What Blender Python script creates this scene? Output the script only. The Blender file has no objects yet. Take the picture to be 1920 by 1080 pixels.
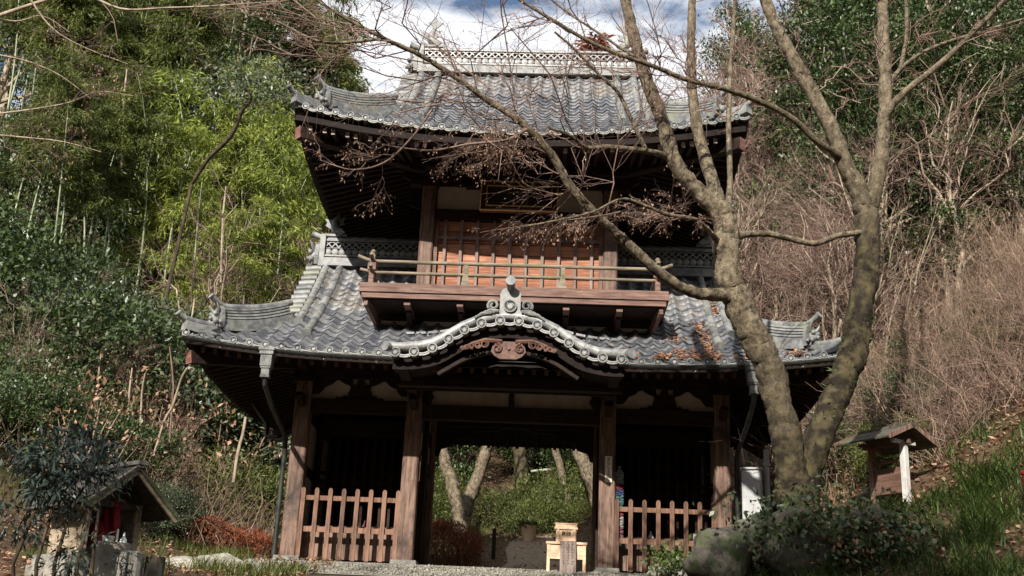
import bpy, bmesh, math, random
import numpy as np
from mathutils import Vector, Matrix
R = math.radians
random.seed(7); rng = np.random.default_rng(7)
scene = bpy.context.scene
col = scene.collection

# ------------------------------------------------------------------ camera
CAM = Vector((0.65, -18.69, -1.70)); YAW, PITCH, ROLL, FPX = R(2.22), R(18.92), R(2.48), 2157.0
_f = Vector((-math.sin(YAW)*math.cos(PITCH), math.cos(YAW)*math.cos(PITCH), math.sin(PITCH)))
_r = Vector((math.cos(YAW), math.sin(YAW), 0)); _u = _r.cross(_f)
_R = _r*math.cos(ROLL)+_u*math.sin(ROLL); _U = _u*math.cos(ROLL)-_r*math.sin(ROLL)
cd = bpy.data.cameras.new('camera'); cam = bpy.data.objects.new('camera', cd); col.objects.link(cam)
cd.sensor_width = 36; cd.lens = FPX/1920*36; cd.clip_start = 0.1; cd.clip_end = 2000
_m = Matrix(((_R.x, _U.x, -_f.x, CAM.x), (_R.y, _U.y, -_f.y, CAM.y), (_R.z, _U.z, -_f.z, CAM.z), (0, 0, 0, 1)))
cam.matrix_world = _m
scene.camera = cam

# ------------------------------------------------------------------ sky, sun, exposure
SUN_AZ, SUN_EL = R(-17), R(31)          # sun stands behind the camera, a little to its left
sdir = Vector((math.sin(SUN_AZ)*math.cos(SUN_EL), -math.cos(SUN_AZ)*math.cos(SUN_EL), math.sin(SUN_EL)))
world = bpy.data.worlds.new('World'); scene.world = world; world.use_nodes = True
nt = world.node_tree; nt.nodes.clear()
def wn(t): return nt.nodes.new(t)
sky = wn('ShaderNodeTexSky'); sky.sky_type = 'NISHITA'; sky.sun_disc = False
sky.sun_elevation = SUN_EL; sky.sun_rotation = math.atan2(sdir.x, sdir.y)
sky.air_density = 1.0; sky.dust_density = 0.6; sky.ozone_density = 1.5
tc = wn('ShaderNodeTexCoord'); mp = wn('ShaderNodeMapping'); mp.inputs['Scale'].default_value = (1.3, 1.3, 3.2)
mp.inputs['Location'].default_value = (0.35, 0.2, 0.55)
nz = wn('ShaderNodeTexNoise'); nz.inputs['Scale'].default_value = 2.1; nz.inputs['Detail'].default_value = 9; nz.inputs['Roughness'].default_value = 0.62
cr = wn('ShaderNodeValToRGB'); cr.color_ramp.elements[0].position = 0.385; cr.color_ramp.elements[1].position = 0.475
mx = wn('ShaderNodeMixRGB'); mx.inputs[2].default_value = (9.0, 9.2, 9.6, 1)
bg = wn('ShaderNodeBackground'); bg.inputs['Strength'].default_value = 0.07
wo = wn('ShaderNodeOutputWorld'); L = nt.links
L.new(tc.outputs['Generated'], mp.inputs['Vector']); L.new(mp.outputs['Vector'], nz.inputs['Vector'])
L.new(nz.outputs['Fac'], cr.inputs['Fac']); L.new(cr.outputs['Color'], mx.inputs[0])
L.new(sky.outputs['Color'], mx.inputs[1]); L.new(mx.outputs['Color'], bg.inputs['Color']); L.new(bg.outputs['Background'], wo.inputs['Surface'])
sd = bpy.data.lights.new('sun', 'SUN'); sd.energy = 4.9; sd.angle = R(0.55); sd.color = (1.0, 0.94, 0.85)
sun = bpy.data.objects.new('sun', sd); col.objects.link(sun)
sun.rotation_euler = (-sdir).to_track_quat('-Z', 'Y').to_euler()
scene.view_settings.view_transform = 'Standard'; scene.view_settings.look = 'None'
scene.view_settings.exposure = 0.8; scene.view_settings.gamma = 1.0; scene.view_settings.use_curve_mapping = False
cy = scene.cycles
cy.max_bounces = 5; cy.diffuse_bounces = 2; cy.glossy_bounces = 2; cy.transmission_bounces = 3; cy.transparent_max_bounces = 4
cy.use_denoising = True; cy.sample_clamp_indirect = 4

# ------------------------------------------------------------------ materials
def mat(name, c1, c2=None, scale=6.0, stretch=(1, 1, 1), rough=0.75, spec=0.3, bump=0.0, c3=None, c3scale=2.0, c3lo=0.55, c3hi=0.7,
        island=0.0, trans=0.0, detail=6, bdist=0.02, pos=(0.35, 0.65)):
    m = bpy.data.materials.new(name); m.use_nodes = True
    t = m.node_tree; n = t.nodes; l = t.links; n.clear()
    out = n.new('ShaderNodeOutputMaterial'); b = n.new('ShaderNodeBsdfPrincipled')
    b.inputs['Roughness'].default_value = rough; b.inputs['Specular IOR Level'].default_value = spec
    co = n.new('ShaderNodeTexCoord'); ma = n.new('ShaderNodeMapping'); ma.inputs['Scale'].default_value = stretch
    l.new(co.outputs['Object'], ma.inputs['Vector'])
    no = n.new('ShaderNodeTexNoise'); no.inputs['Scale'].default_value = scale; no.inputs['Detail'].default_value = detail; no.inputs['Roughness'].default_value = 0.65
    l.new(ma.outputs['Vector'], no.inputs['Vector'])
    ra = n.new('ShaderNodeValToRGB'); ra.color_ramp.elements[0].position = pos[0]; ra.color_ramp.elements[1].position = pos[1]
    ra.color_ramp.elements[0].color = (*c1, 1); ra.color_ramp.elements[1].color = (*(c2 or c1), 1)
    fac = no.outputs['Fac']
    if island:
        ge = n.new('ShaderNodeNewGeometry'); oi = n.new('ShaderNodeObjectInfo')
        ad = n.new('ShaderNodeMath'); ad.operation = 'ADD'; l.new(ge.outputs['Random Per Island'], ad.inputs[0]); l.new(oi.outputs['Random'], ad.inputs[1])
        fr = n.new('ShaderNodeMath'); fr.operation = 'FRACT'; l.new(ad.outputs[0], fr.inputs[0])
        mi = n.new('ShaderNodeMapRange'); mi.inputs['From Min'].default_value = 0; mi.inputs['From Max'].default_value = 1
        mi.inputs['To Min'].default_value = -island; mi.inputs['To Max'].default_value = island
        l.new(fr.outputs[0], mi.inputs['Value'])
        a2 = n.new('ShaderNodeMath'); a2.operation = 'ADD'; l.new(fac, a2.inputs[0]); l.new(mi.outputs[0], a2.inputs[1]); fac = a2.outputs[0]
    l.new(fac, ra.inputs['Fac']); c = ra.outputs['Color']
    if c3:
        n3 = n.new('ShaderNodeTexNoise'); n3.inputs['Scale'].default_value = c3scale; n3.inputs['Detail'].default_value = 5; n3.inputs['Roughness'].default_value = 0.7
        l.new(co.outputs['Object'], n3.inputs['Vector'])
        r3 = n.new('ShaderNodeValToRGB'); r3.color_ramp.elements[0].position = c3lo; r3.color_ramp.elements[1].position = c3hi
        l.new(n3.outputs['Fac'], r3.inputs['Fac'])
        m3 = n.new('ShaderNodeMixRGB'); m3.inputs[2].default_value = (*c3, 1); l.new(r3.outputs['Color'], m3.inputs[0]); l.new(c, m3.inputs[1]); c = m3.outputs['Color']
    l.new(c, b.inputs['Base Color'])
    if bump:
        bu = n.new('ShaderNodeBump'); bu.inputs['Strength'].default_value = bump; bu.inputs['Distance'].default_value = bdist
        l.new(no.outputs['Fac'], bu.inputs['Height']); l.new(bu.outputs['Normal'], b.inputs['Normal'])
    s = b.outputs['BSDF']
    if trans:
        tr = n.new('ShaderNodeBsdfTranslucent'); l.new(c, tr.inputs['Color'])
        ms = n.new('ShaderNodeMixShader'); ms.inputs[0].default_value = trans
        l.new(s, ms.inputs[1]); l.new(tr.outputs[0], ms.inputs[2]); s = ms.outputs[0]
    l.new(s, out.inputs['Surface'])
    return m

M = {}
M['wood_v'] = mat('weathered_wood_upright', (0.065, 0.037, 0.027), (0.24, 0.155, 0.115), 3.0, (7, 7, 0.7), 0.7, 0.25, 0.25, c3=(0.05, 0.035, 0.03), c3scale=1.6, c3lo=0.52, c3hi=0.72)
M['wood_h'] = mat('weathered_wood_level', (0.055, 0.03, 0.022), (0.16, 0.09, 0.065), 3.0, (0.7, 7, 7), 0.7, 0.25, 0.25)
M['wood_dark'] = mat('dark_timber', (0.012, 0.007, 0.0055), (0.034, 0.02, 0.015), 4.0, (1, 4, 4), 0.75, 0.2, 0.15)  # dark wood, colour lowered further to deepen the shade under the eaves
M['wood_black'] = mat('shade_black_timber', (0.008, 0.005, 0.004), (0.018, 0.011, 0.009), 4.0, (1, 4, 4), 0.75, 0.15)  # black stands for the shade under the tile overhang
M['wood_balc'] = mat('balcony_timber', (0.08, 0.04, 0.03), (0.215, 0.13, 0.10), 3.2, (0.7, 8, 8), 0.65, 0.25, 0.3, c3=(0.09, 0.04, 0.03), c3scale=2.2, c3lo=0.55, c3hi=0.75)
M['wood_rail'] = mat('weathered_rail_wood', (0.09, 0.075, 0.05), (0.27, 0.22, 0.165), 2.6, (0.8, 6, 6), 0.7, 0.25, 0.2, c3=(0.125, 0.13, 0.06), c3scale=2.0, c3lo=0.5, c3hi=0.62)
M['wood_orange'] = mat('orange_boarding', (0.20, 0.072, 0.036), (0.52, 0.25, 0.15), 3.0, (0.8, 14, 14), 0.65, 0.25, 0.25, island=0.2, c3=(0.2, 0.075, 0.04), c3scale=2.5, c3lo=.55, c3hi=.75)
M['batten'] = mat('grey_batten', (0.12, 0.085, 0.07), (0.27, 0.215, 0.19), 3.0, (8, 8, 0.8), 0.7, 0.2, 0.15)
M['fence_wood'] = mat('picket_wood', (0.06, 0.027, 0.016), (0.225, 0.118, 0.072), 3.0, (8, 8, 0.8), 0.6, 0.3, 0.2, island=0.1)
M['pale_wood'] = mat('pale_wood', (0.55, 0.36, 0.22), (0.75, 0.55, 0.38), 3.0, (1, 8, 8), 0.55, 0.3, 0.1)
M['pale_end'] = mat('pale_end_grain', (0.3, 0.24, 0.2), (0.5, 0.42, 0.36), 9.0, rough=0.8)
M['red_wood'] = mat('red_brown_beam_end', (0.13, 0.055, 0.04), (0.24, 0.11, 0.085), 5.0, (1, 1, 3), 0.7)
M['carved'] = mat('carved_wood', (0.055, 0.025, 0.018), (0.17, 0.09, 0.065), 9.0, rough=0.6, bump=0.3)
M['tile'] = mat('roof_tile', (0.064, 0.070, 0.083), (0.185, 0.186, 0.192), 5.0, rough=0.5, spec=0.5, bump=0.15, c3=(0.15, 0.128, 0.10), c3scale=1.7, c3lo=0.47, c3hi=0.66, island=0.2)
M['tile_plain'] = mat('ridge_tile_clay', (0.085, 0.088, 0.094), (0.235, 0.235, 0.225), 9.0, rough=0.52, spec=0.5, bump=0.3, c3=(0.19, 0.195, 0.145), c3scale=1.8, c3lo=0.5, c3hi=0.7, island=0.12)
M['tile_white'] = mat('sun_glare_tile', (0.13, 0.132, 0.136), (0.31, 0.31, 0.305), 9.0, rough=0.4, spec=0.55, bump=0.25, island=0.15, c3=(0.12, 0.115, 0.10), c3scale=5, c3lo=.55, c3hi=.7)  # pale colour stands for sun glare on gable caps and upper ridge
M['tile_dark'] = mat('tile_bed_and_shade', (0.035, 0.035, 0.037), (0.075, 0.072, 0.068), 6.0, rough=0.85)  # bed under the tiles, also the painted shade in gaps and recesses
M['plaster'] = mat('plaster', (0.40, 0.35, 0.29), (0.56, 0.5, 0.43), 3.0, rough=0.9, spec=0.1)
M['head'] = mat('weathered_copper', (0.05, 0.052, 0.05), (0.14, 0.14, 0.13), 8.0, rough=0.5, spec=0.5)
M['bronze'] = mat('dark_bronze', (0.014, 0.015, 0.0145), (0.04, 0.042, 0.04), 5.0, rough=0.45, spec=0.5)
M['pipe'] = mat('green_grey_pipe', (0.015, 0.018, 0.015), (0.045, 0.05, 0.042), 3.0, rough=0.5)  # pipe colour darkened to stand for shade below the eave
M['gold'] = mat('gilt_trim', (0.55, 0.38, 0.15), (0.8, 0.6, 0.3), 8.0, rough=0.45, spec=0.6)
M['plaque'] = mat('lacquered_plaque', (0.02, 0.045, 0.03), (0.075, 0.03, 0.02), 3.0, rough=0.4)
M['plaque_frame'] = mat('lacquered_frame', (0.05, 0.014, 0.008), (0.1, 0.03, 0.015), 4.0, rough=0.4)
M['paper'] = mat('pale_board', (0.55, 0.47, 0.38), (0.7, 0.62, 0.52), 5.0, rough=0.7)
M['ink'] = mat('ink', (0.03, 0.025, 0.02), rough=0.8)
M['stone'] = mat('stone', (0.12, 0.115, 0.10), (0.36, 0.34, 0.30), 5.0, rough=0.9, bump=0.5, c3=(0.08, 0.10, 0.04), c3scale=2.5, c3lo=0.52, c3hi=0.68)
M['pale_stone'] = mat('pale_stone', (0.14, 0.13, 0.11), (0.36, 0.335, 0.28), 6.0, rough=0.9, bump=0.5, c3=(0.16, 0.17, 0.09), c3scale=3.0, c3lo=0.55, c3hi=0.7)
M['dark_rock'] = mat('mossy_rock', (0.03, 0.027, 0.022), (0.13, 0.115, 0.09), 4.0, rough=0.95, bump=0.6, c3=(0.05, 0.075, 0.02), c3scale=3.0, c3lo=0.5, c3hi=0.62)

# ------------------------------------------------------------------ mesh helpers
class MB:
    def __init__(s): s.v = []; s.f = []; s.m = []
    def add(s, vs, fs, mi=0):
        o = len(s.v); s.v += [tuple(v) for v in vs]
        for f in fs: s.f.append(tuple(i+o for i in f)); s.m.append(mi)
    def box(s, c, d, rot=None, mi=0, taper=None):
        c = Vector(c); hx, hy, hz = d[0]/2, d[1]/2, d[2]/2; vs = []
        for z in (-hz, hz):
            k = 1.0 if (taper is None or z < 0) else taper
            for x, y in ((-hx, -hy), (hx, -hy), (hx, hy), (-hx, hy)):
                p = Vector((x*k, y*k, z))
                if rot is not None: p = rot @ p
                vs.append(c+p)
        s.add(vs, [(3, 2, 1, 0), (4, 5, 6, 7), (0, 1, 5, 4), (1, 2, 6, 5), (2, 3, 7, 6), (3, 0, 4, 7)], mi)
    def cbox(s, c, d, ch=0.01, mi=0):
        """box with chamfered upright edges"""
        x, y, z = d[0]/2, d[1]/2, d[2]/2
        ring = [(-x+ch, -y), (x-ch, -y), (x, -y+ch), (x, y-ch), (x-ch, y), (-x+ch, y), (-x, y-ch), (-x, -y+ch)]
        vs = [(c[0]+a, c[1]+b, c[2]-z) for a, b in ring]+[(c[0]+a, c[1]+b, c[2]+z) for a, b in ring]
        fs = [(i, (i+1) % 8, 8+(i+1) % 8, 8+i) for i in range(8)]+[tuple(range(7, -1, -1)), tuple(range(8, 16))]
        s.add(vs, fs, mi)
    def bar(s, p0, p1, w, h, up=(0, 0, 1), mi=0, endmi=None):
        p0 = Vector(p0); p1 = Vector(p1); d = (p1-p0).normalized(); u = Vector(up)
        sd = d.cross(u).normalized(); u = sd.cross(d).normalized(); vs = []
        for p in (p0, p1):
            for a, b in ((-1, -1), (1, -1), (1, 1), (-1, 1)): vs.append(p+sd*(a*w/2)+u*(b*h/2))
        s.add(vs, [(0, 1, 5, 4), (1, 2, 6, 5), (2, 3, 7, 6), (3, 0, 4, 7), (3, 2, 1, 0)], mi)
        s.add(vs[4:], [(0, 1, 2, 3)], mi if endmi is None else endmi)
    def tube(s, pts, rad, n=8, cap=True, mi=0, flat=1.0):
        pts = [Vector(p) for p in pts]; k = len(pts)
        if not hasattr(rad, '__len__'): rad = [rad]*k
        vs = []; ref = None
        for i, p in enumerate(pts):
            d = (pts[min(i+1, k-1)]-pts[max(i-1, 0)])
            d = d.normalized() if d.length > 1e-9 else Vector((0, 0, 1))
            if ref is None: ref = Vector((0, 0, 1)) if abs(d.z) < .9 else Vector((1, 0, 0))
            a = d.cross(ref).normalized(); b = a.cross(d).normalized(); ref = b
            for j in range(n):
                t = 2*math.pi*j/n; vs.append(p+a*(math.cos(t)*rad[i])+b*(math.sin(t)*rad[i]*flat))
        fs = [(i*n+j, i*n+(j+1) % n, (i+1)*n+(j+1) % n, (i+1)*n+j) for i in range(k-1) for j in range(n)]
        if cap: fs += [tuple(range(n-1, -1, -1)), tuple((k-1)*n+j for j in range(n))]
        s.add(vs, fs, mi)
    def sweep(s, prof, pts, up=(0, 0, 1), mi=0, caps=True):
        """closed profile (side, up) swept along pts"""
        pts = [Vector(p) for p in pts]; k = len(pts); n = len(prof); vs = []
        for i, p in enumerate(pts):
            d = (pts[min(i+1, k-1)]-pts[max(i-1, 0)]).normalized(); u = Vector(up)
            sd = d.cross(u).normalized(); u = sd.cross(d).normalized()
            for a, b in prof: vs.append(p+sd*a+u*b)
        fs = [(i*n+j, i*n+(j+1) % n, (i+1)*n+(j+1) % n, (i+1)*n+j) for i in range(k-1) for j in range(n)]
        if caps: fs += [tuple(range(n-1, -1, -1)), tuple((k-1)*n+j for j in range(n))]
        s.add(vs, fs, mi)
    def prism(s, poly, org, ux, uy, uz, depth, mi=0):
        org = Vector(org); ux = Vector(ux); uy = Vector(uy); uz = Vector(uz); n = len(poly)
        vs = [org+ux*a+uy*b for a, b in poly]+[org+ux*a+uy*b+uz*depth for a, b in poly]
        fs = [tuple(range(n-1, -1, -1)), tuple(range(n, 2*n))]+[(i, (i+1) % n, n+(i+1) % n, n+i) for i in range(n)]
        s.add(vs, fs, mi)
    def lathe(s, prof, n=12, Mx=None, mi=0):
        k = len(prof); vs = []
        for r, h in prof:
            for j in range(n):
                t = 2*math.pi*j/n; p = Vector((r*math.cos(t), r*math.sin(t), h)); vs.append(Mx @ p if Mx is not None else p)
        fs = [(i*n+j, i*n+(j+1) % n, (i+1)*n+(j+1) % n, (i+1)*n+j) for i in range(k-1) for j in range(n)]
        fs += [tuple(range(n-1, -1, -1)), tuple((k-1)*n+j for j in range(n))]
        s.add(vs, fs, mi)
    def mesh(s, name, mats, smooth=False):
        me = bpy.data.meshes.new(name); me.from_pydata(s.v, [], s.f)
        for m in (mats if isinstance(mats, (list, tuple)) else [mats]): me.materials.append(M[m] if isinstance(m, str) else m)
        if any(s.m): me.polygons.foreach_set('material_index', s.m)
        if smooth is True: me.polygons.foreach_set('use_smooth', [True]*len(s.f))
        elif smooth:
            me.polygons.foreach_set('use_smooth', [True]*len(s.f)); me.set_sharp_from_angle(angle=smooth)
        me.update(); return me
    def build(s, name, mats, parent=None, smooth=False, **kw): return obj(name, s.mesh(name, mats, smooth), parent, **kw)

def obj(name, me, parent=None, mx=None, label=None, cat=None, group=None, kind=None):
    o = bpy.data.objects.new(name, me); col.objects.link(o)
    if parent is not None: o.parent = parent
    if mx is not None: o.matrix_basis = mx
    return tag(o, label, cat, group, kind)
def tag(o, label=None, cat=None, group=None, kind=None):
    if label: o['label'] = label
    if cat: o['category'] = cat
    if group: o['group'] = group
    if kind: o['kind'] = kind
    return o
def thing(name, label, cat, loc=(0, 0, 0), rz=0.0, group=None, scale=1.0):
    o = bpy.data.objects.new(name, None); o.empty_display_size = 0.3; col.objects.link(o)
    o.location = loc; o.rotation_euler = (0, 0, rz); o.scale = (scale,)*3
    return tag(o, label, cat, group)
def npmesh(name, V, F, mats, mi=None, smooth=False):
    """V (n,3), F (m,k) arrays"""
    V = np.ascontiguousarray(V, dtype=np.float32); F = np.ascontiguousarray(F, dtype=np.int32); me = bpy.data.meshes.new(name)
    m, k = F.shape
    me.vertices.add(len(V)); me.vertices.foreach_set('co', V.ravel())
    me.loops.add(m*k); me.loops.foreach_set('vertex_index', F.ravel())
    me.polygons.add(m); me.polygons.foreach_set('loop_start', np.arange(0, m*k, k, dtype=np.int32))
    for mm in (mats if isinstance(mats, (list, tuple)) else [mats]): me.materials.append(M[mm] if isinstance(mm, str) else mm)
    if mi is not None: me.polygons.foreach_set('material_index', np.asarray(mi, dtype=np.int32))
    if smooth: me.polygons.foreach_set('use_smooth', np.ones(m, dtype=bool))
    me.update(calc_edges=True); me.validate(); return me
def text_mesh(txt, size, extrude=0.001):
    cu = bpy.data.curves.new('lettering', 'FONT'); cu.body = txt; cu.size = size; cu.extrude = extrude; cu.align_x = 'CENTER'; cu.align_y = 'CENTER'
    o = bpy.data.objects.new('lettering', cu); col.objects.link(o)
    dg = bpy.context.evaluated_depsgraph_get(); me = bpy.data.meshes.new_from_object(o.evaluated_get(dg))
    bpy.data.objects.remove(o); me.materials.clear(); me.materials.append(M['ink']); return me

# ------------------------------------------------------------------ ground
def smooth(a, b, x):
    t = np.clip((x-a)/(b-a), 0, 1); return t*t*(3-2*t)
_by = [-160, -110, -75, -48, -35, -19, -12, -7, -4, -1.8, -0.3, 3.2, 8, 14, 17, 22, 32, 60, 120]
_bz = [54, 38, 17, 0, -3.9, -3.3, -2.5, -1.05, -0.62, -0.33, -0.02, 0.0, 0.85, 2.25, 3.3, 6.0, 10.5, 22, 40]  # far rise behind the viewpoint is added to block low sky light
def softplus(s, w): return w*np.log1p(np.exp(np.clip(s/w, -30, 30)))
def H(x, y):
    x = np.asarray(x, float); y = np.asarray(y, float)
    z = np.interp(y, _by, _bz)
    flat = 1-smooth(4.0, 5.2, np.abs(x))*1.0
    near = smooth(-16, -9, y)
    r = 0.92*softplus((x-3.65)*0.8+0.12*(y+3), 0.3)*near*(0.5+0.5*smooth(-6.5, -2.6, y))
    r = np.where(r > 8, 8+(r-8)*0.75, r)
    l = 0.62*softplus((-x-5.6)*0.8+0.10*(y-2), 0.6)*near
    gate = np.where(x > 0, 1-smooth(3.5, 3.85, x), 1-smooth(3.6, 4.6, -x))*smooth(-2, -1, y)*(1-smooth(3.0, 4.4, y))
    z = z+(r+l)*(1-gate)
    bump = 0.10*np.sin(x*1.7+y*0.6)*np.sin(y*1.3-x*0.4)+0.05*np.sin(x*4.1+1.0)*np.sin(y*3.7)
    z = z+bump*smooth(4.2, 6.0, np.abs(x)+np.abs(y-1)*0.25)
    # mound that carries the forked tree and the rocks
    d2 = ((x-3.95)/1.25)**2+((y+5.0)/1.6)**2
    z = z+0.75*np.exp(-d2*1.1)
    return z
def ground_material():
    m = mat('hillside_soil', (0.03, 0.02, 0.012), (0.125, 0.08, 0.05), 9.0, rough=0.95, spec=0.1, bump=0.8, c3=(0.04, 0.045, 0.014), c3scale=0.9, c3lo=0.52, c3hi=0.68)
    return m
M['soil'] = ground_material()
M['gravel'] = mat('gravel', (0.12, 0.108, 0.09), (0.36, 0.335, 0.285), 60.0, rough=0.95, bump=0.6, detail=3)
M['dirt'] = mat('packed_path', (0.15, 0.112, 0.075), (0.27, 0.205, 0.14), 7.0, rough=0.95, bump=0.3)
def ground():
    def axis(a, b, fine0, fine1, df, dc):
        c = list(np.arange(a, fine0, dc))+list(np.arange(fine0, fine1, df))+list(np.arange(fine1, b+dc, dc)); return np.array(c)
    xs = axis(-150, 150, -16, 16, 0.22, 2.0); ys = axis(-161, 200, -13, 22, 0.25, 2.0)
    X, Y = np.meshgrid(xs, ys); Z = H(X, Y)
    V = np.stack([X, Y, Z], -1).reshape(-1, 3); n = len(xs); idx = np.arange(len(V)).reshape(len(ys), n)
    F = np.stack([idx[:-1, :-1], idx[:-1, 1:], idx[1:, 1:], idx[1:, :-1]], -1).reshape(-1, 4)
    obj('ground', npmesh('ground', V, F, 'soil', smooth=True), kind='structure')
    def strip(name, xl, xr, y0, y1, m, dz, ny=40):
        V = []; ys = np.linspace(y0, y1, ny)
        us = np.linspace(0, 1, 14)
        for y in ys:
            a = xl(y); b = xr(y)
            for u in us: x = a+(b-a)*u; V.append((x, y, float(H(x, y))+dz*(1 if 0 < u < 1 else -2)))
        k = len(us); F = [(i*k+j, i*k+j+1, (i+1)*k+j+1, (i+1)*k+j) for i in range(ny-1) for j in range(k-1)]
        obj(name, npmesh(name, np.array(V), np.array(F), m, smooth=True), kind='structure')
    strip('gravel_apron', lambda y: -4.3, lambda y: 3.1, -2.1, 3.3, 'gravel', 0.012, 30)
    strip('path', lambda y: -0.75+0.12*math.sin(y)+0.04*y, lambda y: 1.35+0.15*math.sin(y*0.8)-0.03*y, 3.3, 15.5, 'dirt', 0.012, 40)
ground()
# ------------------------------------------------------------------ the gate
gate = thing('temple_gate', 'two storey timber temple gate with grey tiled hip and gable roofs', 'gate')
YC, YF = 1.3, -1.8
CX = (-3.46, -1.6, 1.6, 3.46); YR = 2.6
def part(name, mb, m, smooth=False, parent=None, **k): return mb.build(name, m, parent or gate, smooth, **k)
def sbox(name, c, d, m, parent=None, ch=None):
    b = MB()
    if ch: b.cbox(c, d, ch)
    else: b.box(c, d)
    return part(name, b, m, parent=parent)

# columns with stone bases
for y in (0.0, YR):
    for x in CX:
        c = sbox('column', (x, y, 1.5), (0.26, 0.26, 2.88), 'wood_v', ch=0.022)
        b = MB(); b.box((x, y, 0.0), (0.44, 0.44, 0.12), taper=0.9); part('base_stone', b, 'stone', parent=c)
# ties and plaster between columns
def bay_panel(x0, x1, y, zl0, zl1, zt0, zt1, central=False):
    w = x1-x0-0.26; xm = (x0+x1)/2
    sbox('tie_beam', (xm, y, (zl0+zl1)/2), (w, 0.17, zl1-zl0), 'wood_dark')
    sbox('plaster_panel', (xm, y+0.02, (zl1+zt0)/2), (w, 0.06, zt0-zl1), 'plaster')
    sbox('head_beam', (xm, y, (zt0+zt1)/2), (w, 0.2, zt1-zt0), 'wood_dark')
    h = zt0-zl1; yf = y-0.05
    if not central:
        # frog-leg strut in the middle and a bracket arm at each end leave two plaster lobes
        hw = 0.42
        poly = [(-hw, 0), (-hw*.92, .04), (-hw*.7, .035), (-hw*.62, .075), (-hw*.45, .055), (-.2, .10), (-.16, h*.55), (-.2, h*.74), (-.07, h*.72), (-.05, h)]
        poly = poly+[(-a, b) for a, b in reversed(poly)]
        b = MB(); b.prism(poly, (xm, yf, zl1), (1, 0, 0), (0, 0, 1), (0, 1, 0), 0.05); part('frog_leg_strut', b, 'wood_dark')
        for s, xe in ((1, x0+.13), (-1, x1-.13)):
            poly = [(0, h), (0, h*.24), (.11, h*.26), (.17, h*.42), (.20, h*.58), (.32, h*.74), (.38, h*.92), (.44, h*.93), (.47, h*.86), (.56, h*.72), (.66, h*.7), (.66, h)]
            b = MB(); b.prism([(s*a, c) for a, c in poly], (xe, yf, zl1), (1, 0, 0), (0, 0, 1), (0, 1, 0), 0.06); part('bracket_arm', b, 'wood_dark')
    else:
        sbox('king_strut', (xm, y-0.05, (zl1+zt0)/2), (0.09, 0.08, h), 'wood_dark')
        b = MB(); b.prism([(-.2, h), (.2, h), (.13, h-.11), (-.13, h-.11)], (xm-.02, y-0.13, zl1), (1, 0, 0), (0, 0, 1), (0, 1, 0), 0.1); part('bearing_block', b, 'pale_end')
        for s, xe in ((1, x0+.13), (-1, x1-.13)):
            poly = [(0, h), (0, 0), (.12, .02), (.18, .14), (.12, .2), (.22, .3), (.36, h-.05), (.42, h)]
            b = MB(); b.prism([(s*a, c) for a, c in poly], (xe, y-0.14, zl1), (1, 0, 0), (0, 0, 1), (0, 1, 0), 0.12); part('bracket_arm', b, 'wood_dark')
for y in (0.0, YR):
    bay_panel(CX[0], CX[1], y, 2.42, 2.64, 3.0, 3.2); bay_panel(CX[2], CX[3], y, 2.42, 2.64, 3.0, 3.2)
    if y == 0: bay_panel(CX[1], CX[2], y, 2.36, 2.60, 3.02, 3.2, True)
    else: sbox('tie_beam', (0, y, 2.99), (2.94, .17, .36), 'wood_dark')
# wall plates ring
for y in (0.0, YR): sbox('wall_plate', (0, y, 3.29), (7.2, 0.24, 0.17), 'wood_dark')
for x in (CX[0], CX[3]): sbox('wall_plate', (x, YC, 3.285), (0.22, YR-0.26, 0.15), 'wood_dark')
# bracket clusters over the column heads
for y, s in ((0.0, -1), (YR, 1)):
    for x in CX:
        b = MB(); b.box((x, y, 2.99), (0.36, 0.36, 0.16)); part('bearing_block', b, 'wood_dark')
        b = MB(); b.prism([(-.5, .17), (-.5, .09), (-.38, 0), (.38, 0), (.5, .09), (.5, .17)], (x, y-0.17 if s < 0 else y+.05, 3.07), (1, 0, 0), (0, 0, 1), (0, 1, 0), 0.12); part('bracket_arm', b, 'wood_dark')
        b = MB(); b.prism([(0, .17), (0, 0), (.5, 0), (.64, .09), (.64, .17)], (x-.06, y, 3.075), (0, s, 0), (0, 0, 1), (1, 0, 0), 0.12); part('bracket_arm', b, 'wood_dark')
        b = MB(); b.prism([(.1, -.3), (.1, -.12), (.42, -.12), (.5, -.2), (.42, -.25), (.36, -.22), (.3, -.3)], (x-.05, y, 2.78), (0, s, 0), (0, 0, 1), (1, 0, 0), 0.1); part('carved_nosing', b, 'wood_dark')
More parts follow.
